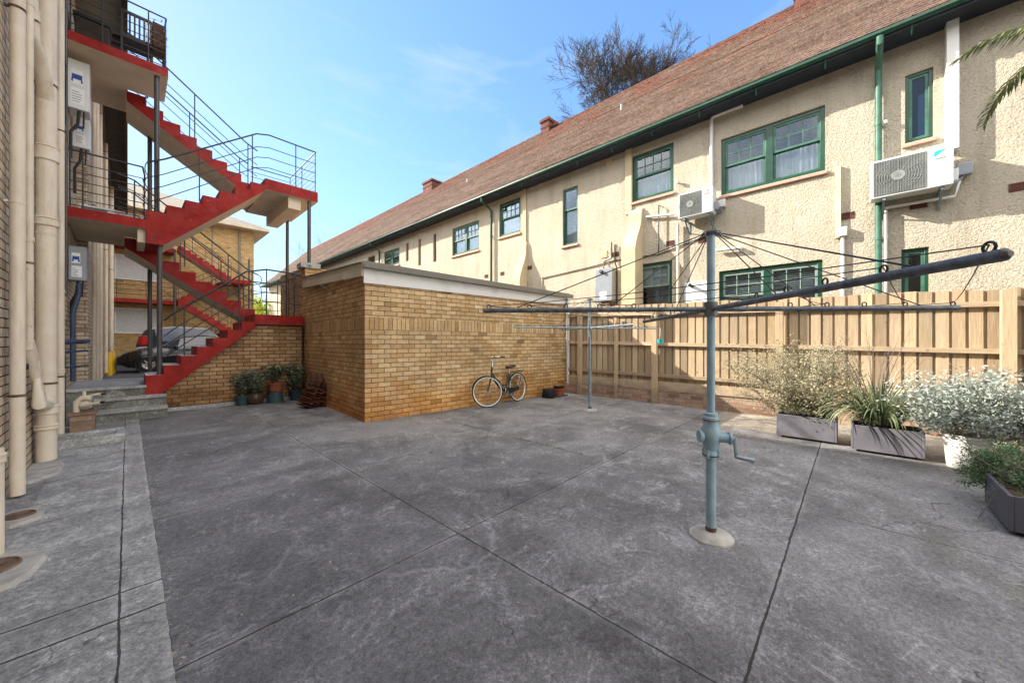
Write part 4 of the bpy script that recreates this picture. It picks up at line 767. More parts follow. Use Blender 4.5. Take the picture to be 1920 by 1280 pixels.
for y, w, ht in ((5.35, .10, 2.05), (4.3, .07, 1.9), (PX(1228, 640, XF-.06).y, .12, 2.08), (PX(1462, 640, XF-.06).y, .11, 2.10), (PX(1890, 640, XF-.06).y, .13, 2.14), (-4.3, .12, 2.1)):
    b = MB(); b.box(XF-.13, XF-.026, y-w/2, y+w/2, .0, ht+(y+1.5)*.02, tone=.7); b.build('post', 'paling', fe, bevel=.004)
b = MB(); b.box(XF-.07, XF+.12, -7, 5.86, -.1, .27); b.build('plinth', 'brick_plinth', fe)

# ------------------------------------------------------------------ rotary clotheslines
def hoist(label, loc, rz, hp, ha, armr, dark, gear=True):
    t = thing('rotary_clothesline', label, 'clothesline', loc, rz, world=False, group='rotary clotheslines in the yard'); mm = 'blue_iron' if gear else 'galv'
    b = MB(); zg = .86 if gear else .8
    b.tube([(0, 0, .02), (0, 0, zg)], .034, 18); b.tube([(0, 0, zg), (0, 0, hp)], .027, 18); b.build('pole', 'galv' if not gear else 'blue_iron', t)
    b = MB(); b.lathe([(.0, .045), (.05, .045), (.12, .03), (.145, .012), (.15, -.01)], n=28); b.build('base', 'pale_conc' if gear else 'conc', t)
    b = MB(); b.tube([(0, 0, .045), (0, 0, .075)], .0365, 16); b.build('rust_collar', 'rust', t)
    if gear:
        b = MB(); z = .60; b.lathe([(.036, -.02), (.050, -.02), (.050, .02), (.045, .03), (.060, .10), (.068, .13), (.066, .18), (.050, .21), (.050, .27), (.044, .275), (.044, .30), (.030, .305)], (0, 0, z), n=24)
        b.tube([(-.06, .0, z+.13), (-.085, 0, z+.13)], .045, 12)
        b.tube([(.0, -.02, z+.13), (.105, -.05, z+.13)], .034, 14); b.tube([(.10, -.05, z+.13), (.115, -.052, z+.13)], .044, 14)
        for a in (45, 135, 225, 315): b.tube([(.052*cos(R(a)), .052*sin(R(a)), z-.02), (.052*cos(R(a)), .052*sin(R(a)), z+.035)], .009, 8)
        go_ = b.build('gearbox', 'blue_iron', t)
        b = MB(); b.tube([(.11, -.052, z+.13), (.135, -.055, z+.13)], .016, 10); b.bar((.135, -.055, z+.145), (.145, -.06, z+.0), .022, .012, up=(1, 0, 0)); b.tube([(.14, -.06, z+.005), (.25, -.085, z-.015)], [.014, .018], 10); b.build('crank_handle', 'galv', t)
        b = MB(); b.ring((0, 0, z-.005), (0, 0, 1), .051, .005, 24, 6); b.ring((0, 0, z+.25), (0, 0, 1), .051, .005, 24, 6); b.build('clamp_ring', 'rust', go_)
    b = MB(); b.lathe([(.028, -.05), (.045, -.05), (.045, .05), (.028, .05)], (0, 0, ha), n=18); b.build('hub', 'galv_dark' if dark else 'galv', t)
    b = MB(); b.lathe([(.03, -.02), (.036, 0), (.03, .015), (.0, .02)], (0, 0, hp), n=16)
    for k in range(8): a = 2*pi*k/8+.2; b.ring((.045*cos(a), .045*sin(a), hp-.005), (sin(a), -cos(a), 0), .014, .004, 10, 5)
    b.build('cap', 'galv_dark', t)
    for k in range(4):
        a = pi/2*k; d = Vector((cos(a), sin(a), 0)); n_ = Vector((-sin(a), cos(a), 0)); b = MB(); b.tube([Vector((0, 0, ha))+d*.03, Vector((0, 0, ha))+d*armr], .018 if dark else .014, 12)
        b.tube([Vector((0, 0, ha))+d*(armr-.002), Vector((0, 0, ha))+d*(armr+.012)], [.018 if dark else .014, .008], 12)
        b.build('arm', 'galv_dark' if dark else 'galv', t)
        for rr in (.55, .80, 1.05, 1.32, armr-.035): b = MB(); b.ring(Vector((0, 0, ha+.028))+d*rr, n_, .015, .004, 12, 6); b.build('line_loop', 'wire', t)
        for rr, mm_ in ((armr-.25, .004), (.72, .0035)): b = MB(); b.tube([Vector((0, 0, hp-.005))+d*.04, Vector((0, 0, ha+.02))+d*rr], mm_, 5); b.build('stay_wire', 'wire', t)
        e = Vector((-sin(a), cos(a), 0))
        for rr in (.80, 1.32, armr-.035):
            p, q = Vector((0, 0, ha+.035))+d*rr, Vector((0, 0, ha+.035))+e*rr; m_ = (p+q)/2+Vector((0, 0, -.025)); b = MB(); b.tube([p, p.lerp(m_, .5)+Vector((0, 0, -.006)), m_, m_.lerp(q, .5)+Vector((0, 0, -.006)), q], .0022, 4); b.build('washing_line', 'wire', t)
    return t
fw_ = Vector((SY, CY, 0)); rt = Vector((CY, -SY, 0))
h1 = fw_*2.64+rt*1.45; azr = math.atan2(rt.y, rt.x)
hoist('large dark armed rotary clothesline with crank gearbox in the foreground', (h1.x, h1.y, 0), azr-R(4), 2.21, 1.655, 1.665, True)
h2 = PZ(1106, 769, 0); hoist('smaller galvanised rotary clothesline standing nearer the fence', (h2.x, h2.y, 0), azr+R(13), 2.29, 1.70, 1.62, False, gear=False)
t = thing('peg_basket', 'small turquoise peg basket hanging from the far clothesline', 'basket', (0, 0, 0)); p = PX(1239, 646, 1); dd = 7.0
c = fw_*dd+rt*((1238-960)/F*dd); zc = H-(640-640)/F*dd; b = MB(); b.lathe([(.0, -.04), (.045, -.04), (.06, .04), (.055, .04), (.042, -.03), (0, -.03)], (c.x, c.y, zc), n=20); b.build('bucket', 'cyan', t)
b = MB(); b.tube([(c.x-.05, c.y, zc+.04), (c.x-.03, c.y, zc+.14), (c.x, c.y, zc+.26), (c.x+.03, c.y, zc+.14), (c.x+.05, c.y, zc+.04)], .003, 5); b.build('handle', 'white', t)

# ------------------------------------------------------------------ bicycle
def bicycle():
    rc = Vector((6.40, 5.83, 0)); bdir = (Vector((5.33, 5.72, 0))-rc).normalized(); lean = 4
    t = thing('bicycle', 'dark green step-through bicycle with white-wall tyres leaning on the garage', 'bicycle', rc, math.atan2(bdir.y, bdir.x), world=False)
    t.rotation_euler = (R(lean), 0, math.atan2(bdir.y, bdir.x))     # local: +x forward, z up
    WR = .335; RW = Vector((0, 0, WR)); FWc = Vector((1.08, 0, WR)); BB = Vector((.44, 0, .28)); SEAT = Vector((.27, 0, .72)); HT = Vector((.88, 0, .86)); HB = Vector((.93, 0, .66))
    def wheel(c, yaw):
        n = Vector((-sin(yaw), cos(yaw), 0)); f = Vector((cos(yaw), sin(yaw), 0)); b = MB(); b.ring(c, n, WR-.014, .016, 44, 8); w = b.build('tyre', 'tyre', t)
        b = MB(); 
        b.ring(c+n*.009, n, WR-.027, .011, 44, 6); b.ring(c-n*.009, n, WR-.027, .011, 44, 6); b.build('white_wall', 'whitewall', w); b = MB(); b.ring(c, n, WR-.042, .007, 44, 6); b.build('rim', 'chrome', w)
        b = MB()
        for k in range(28): a = 2*pi*k/28; b.tube([c+n*(.025 if k % 2 else -.025), c+(f*cos(a)+Vector((0, 0, 1))*sin(a))*(WR-.042)], .0012, 4)
        b.tube([c-n*.04, c+n*.04], .017, 10); b.build('spokes', 'chrome', w)
    yaw = R(38); wheel(RW, 0); wheel(FWc, -yaw)
    b = MB(); b.tube([HT, HB], .02, 12); b.tube([HB+Vector((-.0, 0, .12)), Vector((.70, 0, .42)), BB], .017, 10); b.tube([HB, Vector((.66, 0, .36)), BB+Vector((.02, 0, .0))], .017, 10); b.tube([BB, SEAT+Vector((.02, 0, -.04))], .016, 10)
    for s in (-.05, .05): b.tube([RW+Vector((0, s, 0)), BB+Vector((-.03, s*.4, 0))], .010, 8); b.tube([RW+Vector((0, s, 0)), Vector((.34, s*.4, .60))], .009, 8)
    b.build('frame', 'frame_green', t)
    n = Vector((sin(yaw), cos(yaw), 0)); b = MB()
    for s in (-.05, .05): b.tube([HB+n*s*.6+Vector((.005, 0, -.02)), HB+n*s+Vector((.03, 0, -.08)), FWc+n*s], .010, 8)
    b.build('fork', 'frame_green', t)
    f = Vector((cos(-yaw), sin(-yaw), 0)); b = MB(); b.tube([HT, HT+Vector((-.02, 0, .14)), HT+f*.05+Vector((-.02, 0, .16))], .012, 8); c = HT+f*.05+Vector((-.02, 0, .16))
    for s in (-1, 1): b.tube([c, c+n*s*.12+Vector((0, 0, .03)), c+n*s*.25-f*.06+Vector((0, 0, .06)), c+n*s*.29-f*.22+Vector((0, 0, .05))], .010, 8)
    hbo = b.build('handlebar', 'chrome', t); b = MB()
    for s in (-1, 1): b.tube([c+n*s*.283-f*.16+Vector((0, 0, .053)), c+n*s*.29-f*.27+Vector((0, 0, .048))], .016, 10)
    b.build('grip', 'black', hbo)
    b = MB(); b.tube([SEAT+Vector((.02, 0, -.06)), SEAT+Vector((-.01, 0, .07))], .012, 8); b.build('seat_post', 'chrome', t)
    b = MB(); c = SEAT+Vector((-.03, 0, .10)); pr_ = [(-.13, .085, .02), (-.08, .10, .012), (.0, .06, .0), (.08, .028, .0), (.15, .02, .01)]; rings = []
    for x, w, z in pr_:
        k = len(b.v); b.v += [tuple(c+Vector((x, w*cos(a)*1.0, z+.03*sin(a)))) for a in [2*pi*j/12 for j in range(12)]]; rings.append(k)
    for i in range(len(rings)-1):
        for j in range(12): b.f.append((rings[i]+j, rings[i]+(j+1) % 12, rings[i+1]+(j+1) % 12, rings[i+1]+j)); b.mi.append(0); b.tone.append(.5)
    for k in (rings[0], rings[-1]): b.f.append(tuple(k+j for j in range(12))); b.mi.append(0); b.tone.append(.5)
    b.build('saddle', 'leather', t)
    for c, yw, a0, a1 in ((RW, 0, 20, 200), (FWc, -yaw, 15, 150)):
        b = MB(); ff = Vector((cos(yw), sin(yw), 0)); nn = Vector((-sin(yw), cos(yw), 0)); prev = None
        for i in range(25):
            a = R(a0+(a1-a0)*i/24); p = c+(ff*cos(a)+Vector((0, 0, 1))*sin(a))*(WR+.018); q = c+(ff*cos(a)+Vector((0, 0, 1))*sin(a))*(WR+.006); cur = [q-nn*.028, p, q+nn*.028]
            if prev: b.face([prev[0], prev[1], cur[1], cur[0]]); b.face([prev[1], prev[2], cur[2], cur[1]])
            prev = cur
        b.build('mudguard', 'frame_green', t)
    b = MB()
    for s in (-.055, 0, .055): b.tube([Vector((.22, s, .70)), Vector((-.22, s*1.1, .72))], .005, 6)
    for x in (-.2, -.08, .05, .18): b.tube([Vector((x, -.06, .712)), Vector((x, .06, .712))], .004, 6)
    for s in (-.06, .06): b.tube([Vector((-.12, s, .715)), RW+Vector((0, s, 0))], .005, 6)
    b.build('rack', 'black', t)
    b = MB(); b.tube([BB+Vector((0, -.06, 0)), BB+Vector((0, .06, 0))], .02, 10); b.ring(BB+Vector((0, .05, 0)), (0, 1, 0), .085, .006, 28, 6)
    b.bar(BB+Vector((0, .07, 0)), BB+Vector((.10, .07, -.13)), .015, .015, up=(0, 1, 0)); b.bar(BB+Vector((0, -.07, 0)), BB+Vector((-.10, -.07, .13)), .015, .015, up=(0, 1, 0)); b.build('crankset', 'chrome', t)
    for s, x, z in ((.12, .10, -.13), (-.12, -.10, .13)): b = MB(); b.box(BB.x+x-.045, BB.x+x+.045, s-.04, s+.04, BB.z+z-.01, BB.z+z+.012); b.build('pedal', 'black', t)
    b = MB(); b.hexa([(.0, .045, .27), (.50, .045, .21), (.50, .06, .21), (.0, .06, .27), (.0, .045, .35), (.50, .045, .36), (.50, .06, .36), (.0, .06, .35)]); b.build('chain_guard', 'frame_green', t)
    b = MB(); b.tube([Vector((.02, -.05, .30)), Vector((.16, -.14, .0))], .007, 6); b.build('kickstand', 'chrome', t)
bicycle()

# ------------------------------------------------------------------ pots, plants
def pot_profile(kind, r, h):
    if kind == 'bowl': return [(0, 0), (r*.6, 0), (r*.95, h*.35), (r, h*.65), (r*.86, h*.92), (r*.92, h), (r*.84, h), (r*.78, h*.88), (0, h*.86)]
    return [(0, 0), (r*.75, 0), (r*.95, h*.85), (r*1.05, h*.86), (r*1.05, h), (r*.95, h), (r*.9, h*.9), (0, h*.88)]
def plant(b, bl, base, h, spread, n, stems=9, leaf=(.058, .036), droop=0, cluster=None, tone=(0, 1)):
    """stems into b, leaves into bl, clustered at the ends of the twigs"""
    base = Vector(base); ends = []
    for i in range(stems):
        a = rnd(0, 2*pi); r = spread*rnd(.3, 1); tip = base+Vector((cos(a)*r, sin(a)*r, h*rnd(.6, 1))); mid = base.lerp(tip, .5)+Vector((rnd(-.05, .05)*spread*2, rnd(-.05, .05)*spread*2, h*.06)); b.tube([base+Vector((rnd(-.02, .02), rnd(-.02, .02), 0)), mid, tip], [.011, .008, .004], 5)
        ends.append((mid, tip))
        for k in range(3): t_ = base.lerp(tip, rnd(.15, .95)); e = t_+Vector((rnd(-1, 1), rnd(-1, 1), rnd(-.2, 1)))*spread*.45; b.tube([t_, e], [.006, .003], 4); ends.append((t_, e))
    for i in range(n):
        m, t_ = random.choice(ends); p = m.lerp(t_, rnd(-.5, 1.05))+Vector((rnd(-1, 1), rnd(-1, 1), rnd(-1, 1)))*spread*.14; a = rnd(0, 2*pi); d = Vector((cos(a), sin(a), rnd(-.3, 1))); bl.leaf(p, d, (rnd(-1, 1), rnd(-1, 1), 1), leaf[0]*rnd(.7, 1.3), leaf[1]*rnd(.7, 1.3), tone=rnd(*tone)**1.3)
def potted(label, u, v, kind, r, h, m, ph=0, spread=.2, n=500, extra=None, z=0):
    c = PZ(u, v, 0); c.y = min(c.y, 9.92) if c.x < 3 else c.y; t = thing('potted_plant', label, 'potted plant', (c.x, c.y, z), group='pots along the brick wall'); b = MB(); b.lathe(pot_profile(kind, r, h), (c.x, c.y, z), n=24); b.build('pot', m, t); b = MB(); b.lathe([(r*.88, 0), (0, .015)], (c.x, c.y, z+h*.9)); b.build('soil', 'soil', t)
    if ph: s_, l_ = MB(), MB(); plant(s_, l_, (c.x, c.y, z+h*.85), ph, spread, n); s_.build('stems', 'bark2', t); l_.build('foliage', 'leaf_jade', t)
    return c
potted('jade plant in a small dark teal pot at the far left of the row', 450, 757, 'pot', .12, .22, 'teal_pot', .52, .22, 650)
potted('bushy jade plant in a round brown glazed bowl pot', 478, 757, 'bowl', .19, .26, 'brown_glaze', .60, .30, 1100)
potted('tall jade plant in a dark teal pot beside the stacked roof tiles', 556, 749, 'pot', .15, .26, 'teal_pot', .76, .32, 1200)
c = PZ(517, 754, 0); c.y = min(c.y, 9.85); t = thing('upturned_pot', 'upturned teal plastic pot carrying a terracotta one', 'pot', c); b = MB(); b.lathe([(.19, 0), (.19, .02), (.165, .03), (.135, .26), (0, .262)], c, n=24); b.build('pot', 'teal_pot', t)
c2 = Vector((c.x, c.y, .265)); t = thing('potted_plant', 'jade plant in a red terracotta pot on top of the upturned teal pot', 'potted plant', c2, group='pots along the brick wall'); b = MB(); b.lathe(pot_profile('pot', .17, .20), c2, n=24); b.build('pot', 'terracotta', t)
s_, l_ = MB(), MB(); plant(s_, l_, c2+Vector((0, 0, .18)), .46, .26, 850); s_.build('stems', 'bark2', t); l_.build('foliage', 'leaf_jade', t); b = MB(); b.lathe([(.15, .175), (0, .19)], c2); b.build('soil', 'soil', t)
# stacked roof tiles: each a corrugated V tile
tp = PZ(583, 764, 0); random.seed(5)
def tile_mesh(b, m4, w=.34, l=.40):
    n = 12; th = .016; pts = []
    for j in range(2):
        for i in range(n+1): x = -w/2+w*i/n; z = .045*abs(((i/n*3.0) % 1)*2-1); pts.append((x, -l/2+l*j, z))
    k = len(b.v); b.v += [tuple(m4 @ Vector(p)) for p in pts]+[tuple(m4 @ Vector((p[0], p[1], p[2]-th))) for p in pts]; N = n+1
    def f(*q): b.f.append(tuple(k+i for i in q)); b.mi.append(0); b.tone.append(.5)
    for i in range(n): f(i, i+1, N+i+1, N+i); f(2*N+i, 3*N+i, 3*N+i+1, 2*N+i+1); f(i, 2*N+i, 2*N+i+1, i+1); f(N+i, N+i+1, 3*N+i+1, 3*N+i)
    f(0, N, 3*N, 2*N); f(n, 2*N+n, 3*N+n, N+n)
base0 = tp+Vector((.02, .06, 0)); ordn = ['bottom', 'second', 'third', 'fourth', 'fifth', 'sixth', 'seventh', 'eighth']
for i in range(7):
    o0 = Vector((base0.x+i*.022+rnd(-.02, .02), base0.y+rnd(-.02, .02), .05+i*.050)); m4 = Matrix.Rotation(R(8+rnd(-5, 5)), 4, 'Z') @ Matrix.Rotation(R(3), 4, 'Y'); b = MB(); tile_mesh(b, m4, .44, .40)
    o = b.build('roof_tile', 'terracotta' if i % 2 else 'tile_dark', smooth=False); o.location = o0; tag(o, ordn[i]+' terracotta roof tile counted up the flat pile by the corner', 'roof tile', 'stacked terracotta roof tiles')
for i in range(4):
    o0 = Vector((base0.x+.10+i*.014, base0.y+.03-i*.012, .46+i*.046)); m4 = Matrix.Rotation(R(-12), 4, 'Z') @ Matrix.Rotation(R(16), 4, 'Y') @ Matrix.Rotation(R(24), 4, 'X'); b = MB(); tile_mesh(b, m4, .36, .36)
    o = b.build('roof_tile', 'tile_dark' if i % 2 else 'tile_brown', smooth=False); o.location = o0; tag(o, ['lowest', 'second lowest', 'second highest', 'highest'][i]+' of the tilted ridged tiles on top of the pile', 'roof tile', 'stacked terracotta roof tiles')
# things by the downpipe
c = PZ(1029, 745, 0); t = thing('cloth_planter', 'black fabric grow bag slumped against the garage foot', 'grow bag', c); b = MB(); b.lathe([(0, 0), (.15, 0), (.18, .05), (.17, .20), (.155, .215), (.14, .18), (0, .16)], c, n=16)
b.v = [(x+rnd(-.012, .012), y+rnd(-.012, .012), z+(rnd(-.012, .012) if z > .01 else 0)) for x, y, z in b.v]; b.build('bag', 'black', t)
c = PZ(1048, 742, 0); t = thing('terracotta_pot', 'orange terracotta pot on a slate tray by the white downpipe', 'pot', c); b = MB(); b.lathe([(0, .03), (.13, .03), (.155, .17), (.172, .172), (.172, .205), (.15, .205), (.14, .17), (0, .16)], c, n=24); b.build('pot', 'terracotta', t); b = MB(); b.box(c.x-.20, c.x+.18, c.y-.16, c.y+.16, .002, .028); b.build('tray', 'navy', t, bevel=.004)
t = thing('bowl', 'old dark saucer resting on top of the terracotta pot', 'bowl', (c.x, c.y, .207)); b = MB(); b.lathe([(0, .207), (.11, .21), (.16, .27), (.15, .272), (.10, .225), (0, .22)], (c.x-.02, c.y, 0), n=20); b.build('saucer', 'brown_glaze', t)

# planters along the sunny side
def box_planter(label, x0, x1, y0, y1, h, m, z=0.03):
    t = thing('planter_box', label, 'planter', ((x0+x1)/2, (y0+y1)/2, 0), group='box planters'); b = MB(); w = .025; b.box(x0, x1, y0, y0+w, z, h); b.box(x0, x1, y1-w, y1, z, h); b.box(x0, x0+w, y0+w, y1-w, z, h); b.box(x1-w, x1, y0+w, y1-w, z, h); b.build('trough', m, t, bevel=.004)
    b = MB(); b.box(x0+w, x1-w, y0+w, y1-w, z, h-.04); b.build('soil', 'soil', t); b = MB()
    for yy in (y0+.1, y1-.1): b.box(x0+.04, x1-.04, yy-.04, yy+.04, .001, z-.001)
    b.build('foot', 'black', t); return t
box_planter('weathered grey trough planter holding the airy pale shrub', 6.66, 7.06, .16, .84, .34, 'lilac'); box_planter('weathered grey trough planter holding the strap leaf plant', 6.46, 6.86, -.62, .02, .34, 'lilac')
box_planter('charcoal box planter closest to the camera at right', 4.44, 5.10, -1.75, -.83, .29, 'charcoal')
# airy shrub
random.seed(21); t = thing('airy_shrub', 'airy pale small-leaved shrub spreading over the first trough', 'shrub', (6.9, .5, .38)); s_, l_ = MB(), MB()
def bush(s_, l_, base, cen, rad, nst, nleaf, leaf, seeds=5, cl=.09, tone=(0, 1), core=.35):
    base = Vector(base); cen = Vector(cen); ends = []
    for i in range(nst):
        while True:
            q = Vector((rnd(-1, 1), rnd(-1, 1), rnd(-1, 1)))
            if core < q.length < 1: break
        e = cen+Vector((q.x*rad[0], q.y*rad[1], q.z*rad[2])); m = base.lerp(e, .55)+Vector((rnd(-1, 1), rnd(-1, 1), rnd(-.2, 1)))*.12*rad[2]; s_.tube([base+Vector((rnd(-.08, .08), rnd(-.08, .08), 0)), m, e], [.008, .005, .002], 4)
        for k in range(4): t0 = m.lerp(e, rnd(.0, .95)); e2 = t0+Vector((rnd(-1, 1), rnd(-1, 1), rnd(-.5, 1)))*rad[2]*.3; s_.tube([t0, e2], [.003, .0015], 3); ends.append((t0, e2))
        ends.append((m, e))
    for i in range(nleaf):
        m, e = ends[int(random.random()*len(ends))]; p = m.lerp(e, rnd(.1, 1.08))+Vector((random.gauss(0, 1), random.gauss(0, 1), random.gauss(0, 1)))*cl*.35; l_.leaf(p, (rnd(-1, 1), rnd(-1, 1), rnd(-.6, 1)), (rnd(-1, 1), rnd(-1, 1), rnd(0, 1)), leaf[0]*rnd(.6, 1.4), leaf[1]*rnd(.6, 1.4), tone=rnd(*tone))
bush(s_, l_, (6.86, .50, .38), (6.90, .74, .92), (.70, .98, .60), 120, 15000, (.033, .013), cl=.16, core=.2)
s_.build('branches', 'bark2', t); l_.build('foliage', 'leaf_airy', t)
l_ = MB()
for i in range(900): a = rnd(0, 2*pi); l_.leaf((rnd(6.69, 7.03), rnd(.19, .81), .36), (cos(a)*.5, sin(a)*.5, 1), (rnd(-1, 1), rnd(-1, 1), 0), rnd(.05, .14), .008, tone=rnd(.3, 1))
l_.build('tuft_grass', 'leaf_strap', t)
# strap leaf plant
random.seed(8); t = thing('strap_leaf_plant', 'clump of arching long strap leaves in the second trough', 'plant', (6.66, -.3, .38)); l_ = MB()
for i in range(420):
    a = rnd(0, 2*pi); r0 = rnd(0, .12); ln = rnd(.45, .88); lean = rnd(.45, 1.5); p = Vector((6.66+r0*cos(a), -.25+r0*1.6*sin(a), .36)); el = pi/2-lean*.5; w = rnd(.007, .012); prev = None; tn = rnd(0, 1)
    n = 8; dirh = Vector((cos(a), sin(a), 0)); sd = Vector((-sin(a), cos(a), 0))
    for k in range(n+1):
        ww = w*(1-(k/n)**2)+.001; cur = (p-sd*ww, p+sd*ww)
        if prev: l_.face([prev[0], prev[1], cur[1], cur[0]], tone=tn)
        prev = cur; p = p+(dirh*cos(el)+Vector((0, 0, sin(el))))*ln/n; el -= lean*1.9/n*(k/n+.5)
l_.build('leaves', 'leaf_strap', t)
s_ = MB()
for i in range(22):
    a = rnd(0, 2*pi); p = Vector((6.7, -.2, .4)); e = p+Vector((cos(a)*.3, sin(a)*.45, rnd(.8, 1.25))); m = p.lerp(e, .5)+Vector((0, 0, .08)); s_.tube([p, m, e], [.004, .003, .0015], 4)
    for k in range(3): t0 = m.lerp(e, rnd(.1, .9)); s_.tube([t0, t0+Vector((rnd(-.12, .12), rnd(-.12, .12), rnd(.05, .2)))], [.002, .001], 3)
s_.build('dry_stalks', 'bark2', t)
# silver bush over white tub
t = thing('white_tub', 'large cracked white tub under the silver bush', 'tub', (6.5, -1.05, 0)); b = MB(); b.lathe([(0, 0), (.15, 0), (.18, .34), (.195, .35), (.195, .38), (.17, .38), (.16, .3), (0, .28)], (6.46, -.93, 0), n=28); b.build('tub', 'white', t)
random.seed(31); t = thing('silver_bush', 'sprawling silver-leaved bush with white flowers beside the fence', 'bush', (6.4, -1.3, .4)); s_, l_, w_ = MB(), MB(), MB()
bush(s_, l_, (6.62, -1.12, .45), (6.32, -1.25, .72), (.72, 1.0, .38), 110, 17000, (.048, .017), cl=.16, tone=(.1, 1), core=.25)
for i in range(1300):
    a = rnd(0, 2*pi); q = Vector((rnd(-1, 1), rnd(-1, 1), rnd(-.2, 1))).normalized(); p = Vector((6.32+q.x*.70, -1.25+q.y*.98, .74+q.z*.36))+Vector((rnd(-.1, .1), rnd(-.1, .1), rnd(-.1, .06))); w_.leaf(p, (cos(a), sin(a), rnd(-.3, 1)), (rnd(-1, 1), rnd(-1, 1), 1), rnd(.03, .05), .018, tone=rnd(0, 1))
s_.build('branches', 'bark2', t); l_.build('foliage', 'leaf_silver', t); w_.build('flowers', 'leaf_white', t)
random.seed(32); t = thing('feathery_shrub', 'low feathery green shrub spilling from the charcoal planter', 'shrub', (5.0, -1.2, .4)); s_, l_ = MB(), MB()
bush(s_, l_, (4.85, -1.1, .28), (5.05, -1.12, .42), (.48, .42, .22), 60, 9000, (.030, .007), cl=.09, tone=(0, 1), core=.1)
bush(s_, l_, (5.0, -.95, .28), (5.28, -.80, .26), (.20, .14, .22), 25, 3500, (.028, .007), cl=.07, tone=(0, .6), core=.1)
for i in range(8):
    p = Vector((4.5+rnd(0, .5), -.85-rnd(0, .4), .30)); e = p+Vector((-.18, rnd(-.1, .15), -.28)); s_.tube([p, p+Vector((-.08, 0, .02)), e], .003, 4)
    for k in range(90): q = p.lerp(e, random.random())+Vector((rnd(-.03, .03), rnd(-.03, .03), rnd(-.02, .05))); l_.leaf(q, (rnd(-1, 1), rnd(-1, 1), rnd(-1, 1)), (0, 0, 1), .025, .007, tone=rnd(0, 1))
s_.build('branches', 'bark2', t); l_.build('foliage', 'leaf_cyp', t)
# palm reaching in from the right
random.seed(4); t = thing('palm_tree', 'palm crown reaching in at the top right corner', 'palm', (5.5, -2.1, 0)); pc = Vector((5.95, -1.75, 4.2)); b = MB(); b.tube([(pc.x+.1, pc.y-.1, 0), (pc.x, pc.y-.05, 2.2), pc-Vector((0, 0, .3))], [.16, .13, .14], 14); b.build('trunk', 'bark', t)
def frond(az, ln, rise, droop, seed):
    random.seed(seed); l_ = MB(); p = pc.copy(); el = rise; n = 26; pts = []; d0 = Vector((cos(az), sin(az), 0))
    for k in range(n): pts.append(p.copy()); p = p+(d0*cos(el)+Vector((0, 0, sin(el))))*ln/n; el -= droop/n*(.4+1.6*k/n)
    l_.tube(pts, [.014*(1-k/n)+.002 for k in range(n)], 5, tone=.8); sd = Vector((-sin(az), cos(az), 0))
    for k in range(4, n):
        for s in (-1, 1):
            for rep in range(2):
                p = pts[k-1].lerp(pts[k], .5*rep); w = .012; L_ = (.36-.010*k)*rnd(.8, 1.1); d = (d0*.8+sd*s*rnd(.4, .7)+Vector((0, 0, -.25-rnd(0, .5)))).normalized(); q = p+d*L_*.5; r_ = q+(d+Vector((0, 0, -.7))).normalized()*L_*.5; n_ = d.cross(Vector((0, 0, 1))).normalized(); tn = rnd(0, 1)
                l_.face([p-n_*w*.4, p+n_*w*.4, q+n_*w, q-n_*w], tone=tn); l_.face([q-n_*w, q+n_*w, r_], tone=tn)
    l_.build('frond', 'leaf_palm', t)
frond(math.atan2(.95, -.1), 1.12, .62, 1.3, 1)
frond(math.atan2(.8, .5), .62, .1, 1.8, 2)
for i, a in enumerate((-60, -10, 30, 200, 250, 300)): frond(R(a), 1.5, .5, 1.7, 10+i)

# ------------------------------------------------------------------ bare trees
def bare_tree(name, label, base, h, spread, seed, m='bark', levels=6, lean=(0, 0), thick=.22, twig=.006, nfork=3, group='leafless trees behind the roofs', trunk_h=.32, bl=None, nl=4):
    random.seed(seed); t = thing(name, label, 'tree', base, group=group); tr, cw = MB(), MB(); base = Vector(base)
    def grow(p, d, ln, r, lv):
        n = 4; pts = [p.copy()]; rs = [r]; q = p.copy(); dd = d.copy()
        for k in range(n):
            dd = (dd+Vector((rnd(-1, 1), rnd(-1, 1), rnd(-.5, .7)))*.16).normalized(); q = q+dd*ln/n; pts.append(q.copy()); rs.append(max(twig, r*(1-.38*(k+1)/n)))
        (tr if lv < 2 else cw).tube(pts, rs, 8 if lv < 2 else (5 if lv < 4 else 3), caps=False)
        if lv >= levels: return
        for k in range(nfork if lv < levels-2 else nfork+1):
            i = random.choice((2, 3, 4, 4)) if k else 4; u_, w_ = basis(dd); a = rnd(0, 2*pi); sp = spread*rnd(.5, 1.15)*(1 if lv < 4 else 1.35); nd = (dd+(u_*cos(a)+w_*sin(a))*sp+Vector((0, 0, .10))).normalized(); grow(pts[i], nd, ln*rnd(.62, .86), rs[i]*rnd(.55, .75), lv+1)
    tr.tube([base, base+Vector((lean[0]*.3, lean[1]*.3, h*trunk_h*.5)), base+Vector((lean[0], lean[1], h*trunk_h))], [thick, thick*.85, thick*.75], 10); p = base+Vector((lean[0], lean[1], h*trunk_h))
    for k in range(nl): a = 2*pi*k/nl+rnd(-.4, .4); q = rnd(.15, .62); grow(p-Vector((0, 0, rnd(0, h*.06))), Vector((cos(a)*q, sin(a)*q, 1)).normalized(), bl or h*.20, thick*.55, 1)
    tr.build('trunk', m, t); cw.build('crown', m, t, uv=False)
bt = fw_*26+rt*(172-960+960)*0
tb = fw_*23.5+rt*((1182-960)/F*23.5); bare_tree('bare_tree', 'tall leafless tree with spreading crown behind the terracotta ridge', (tb.x, tb.y, 0), 21.0, .60, 23, thick=.30, levels=7, twig=.009, trunk_h=.63, bl=2.35, nfork=3, nl=7)
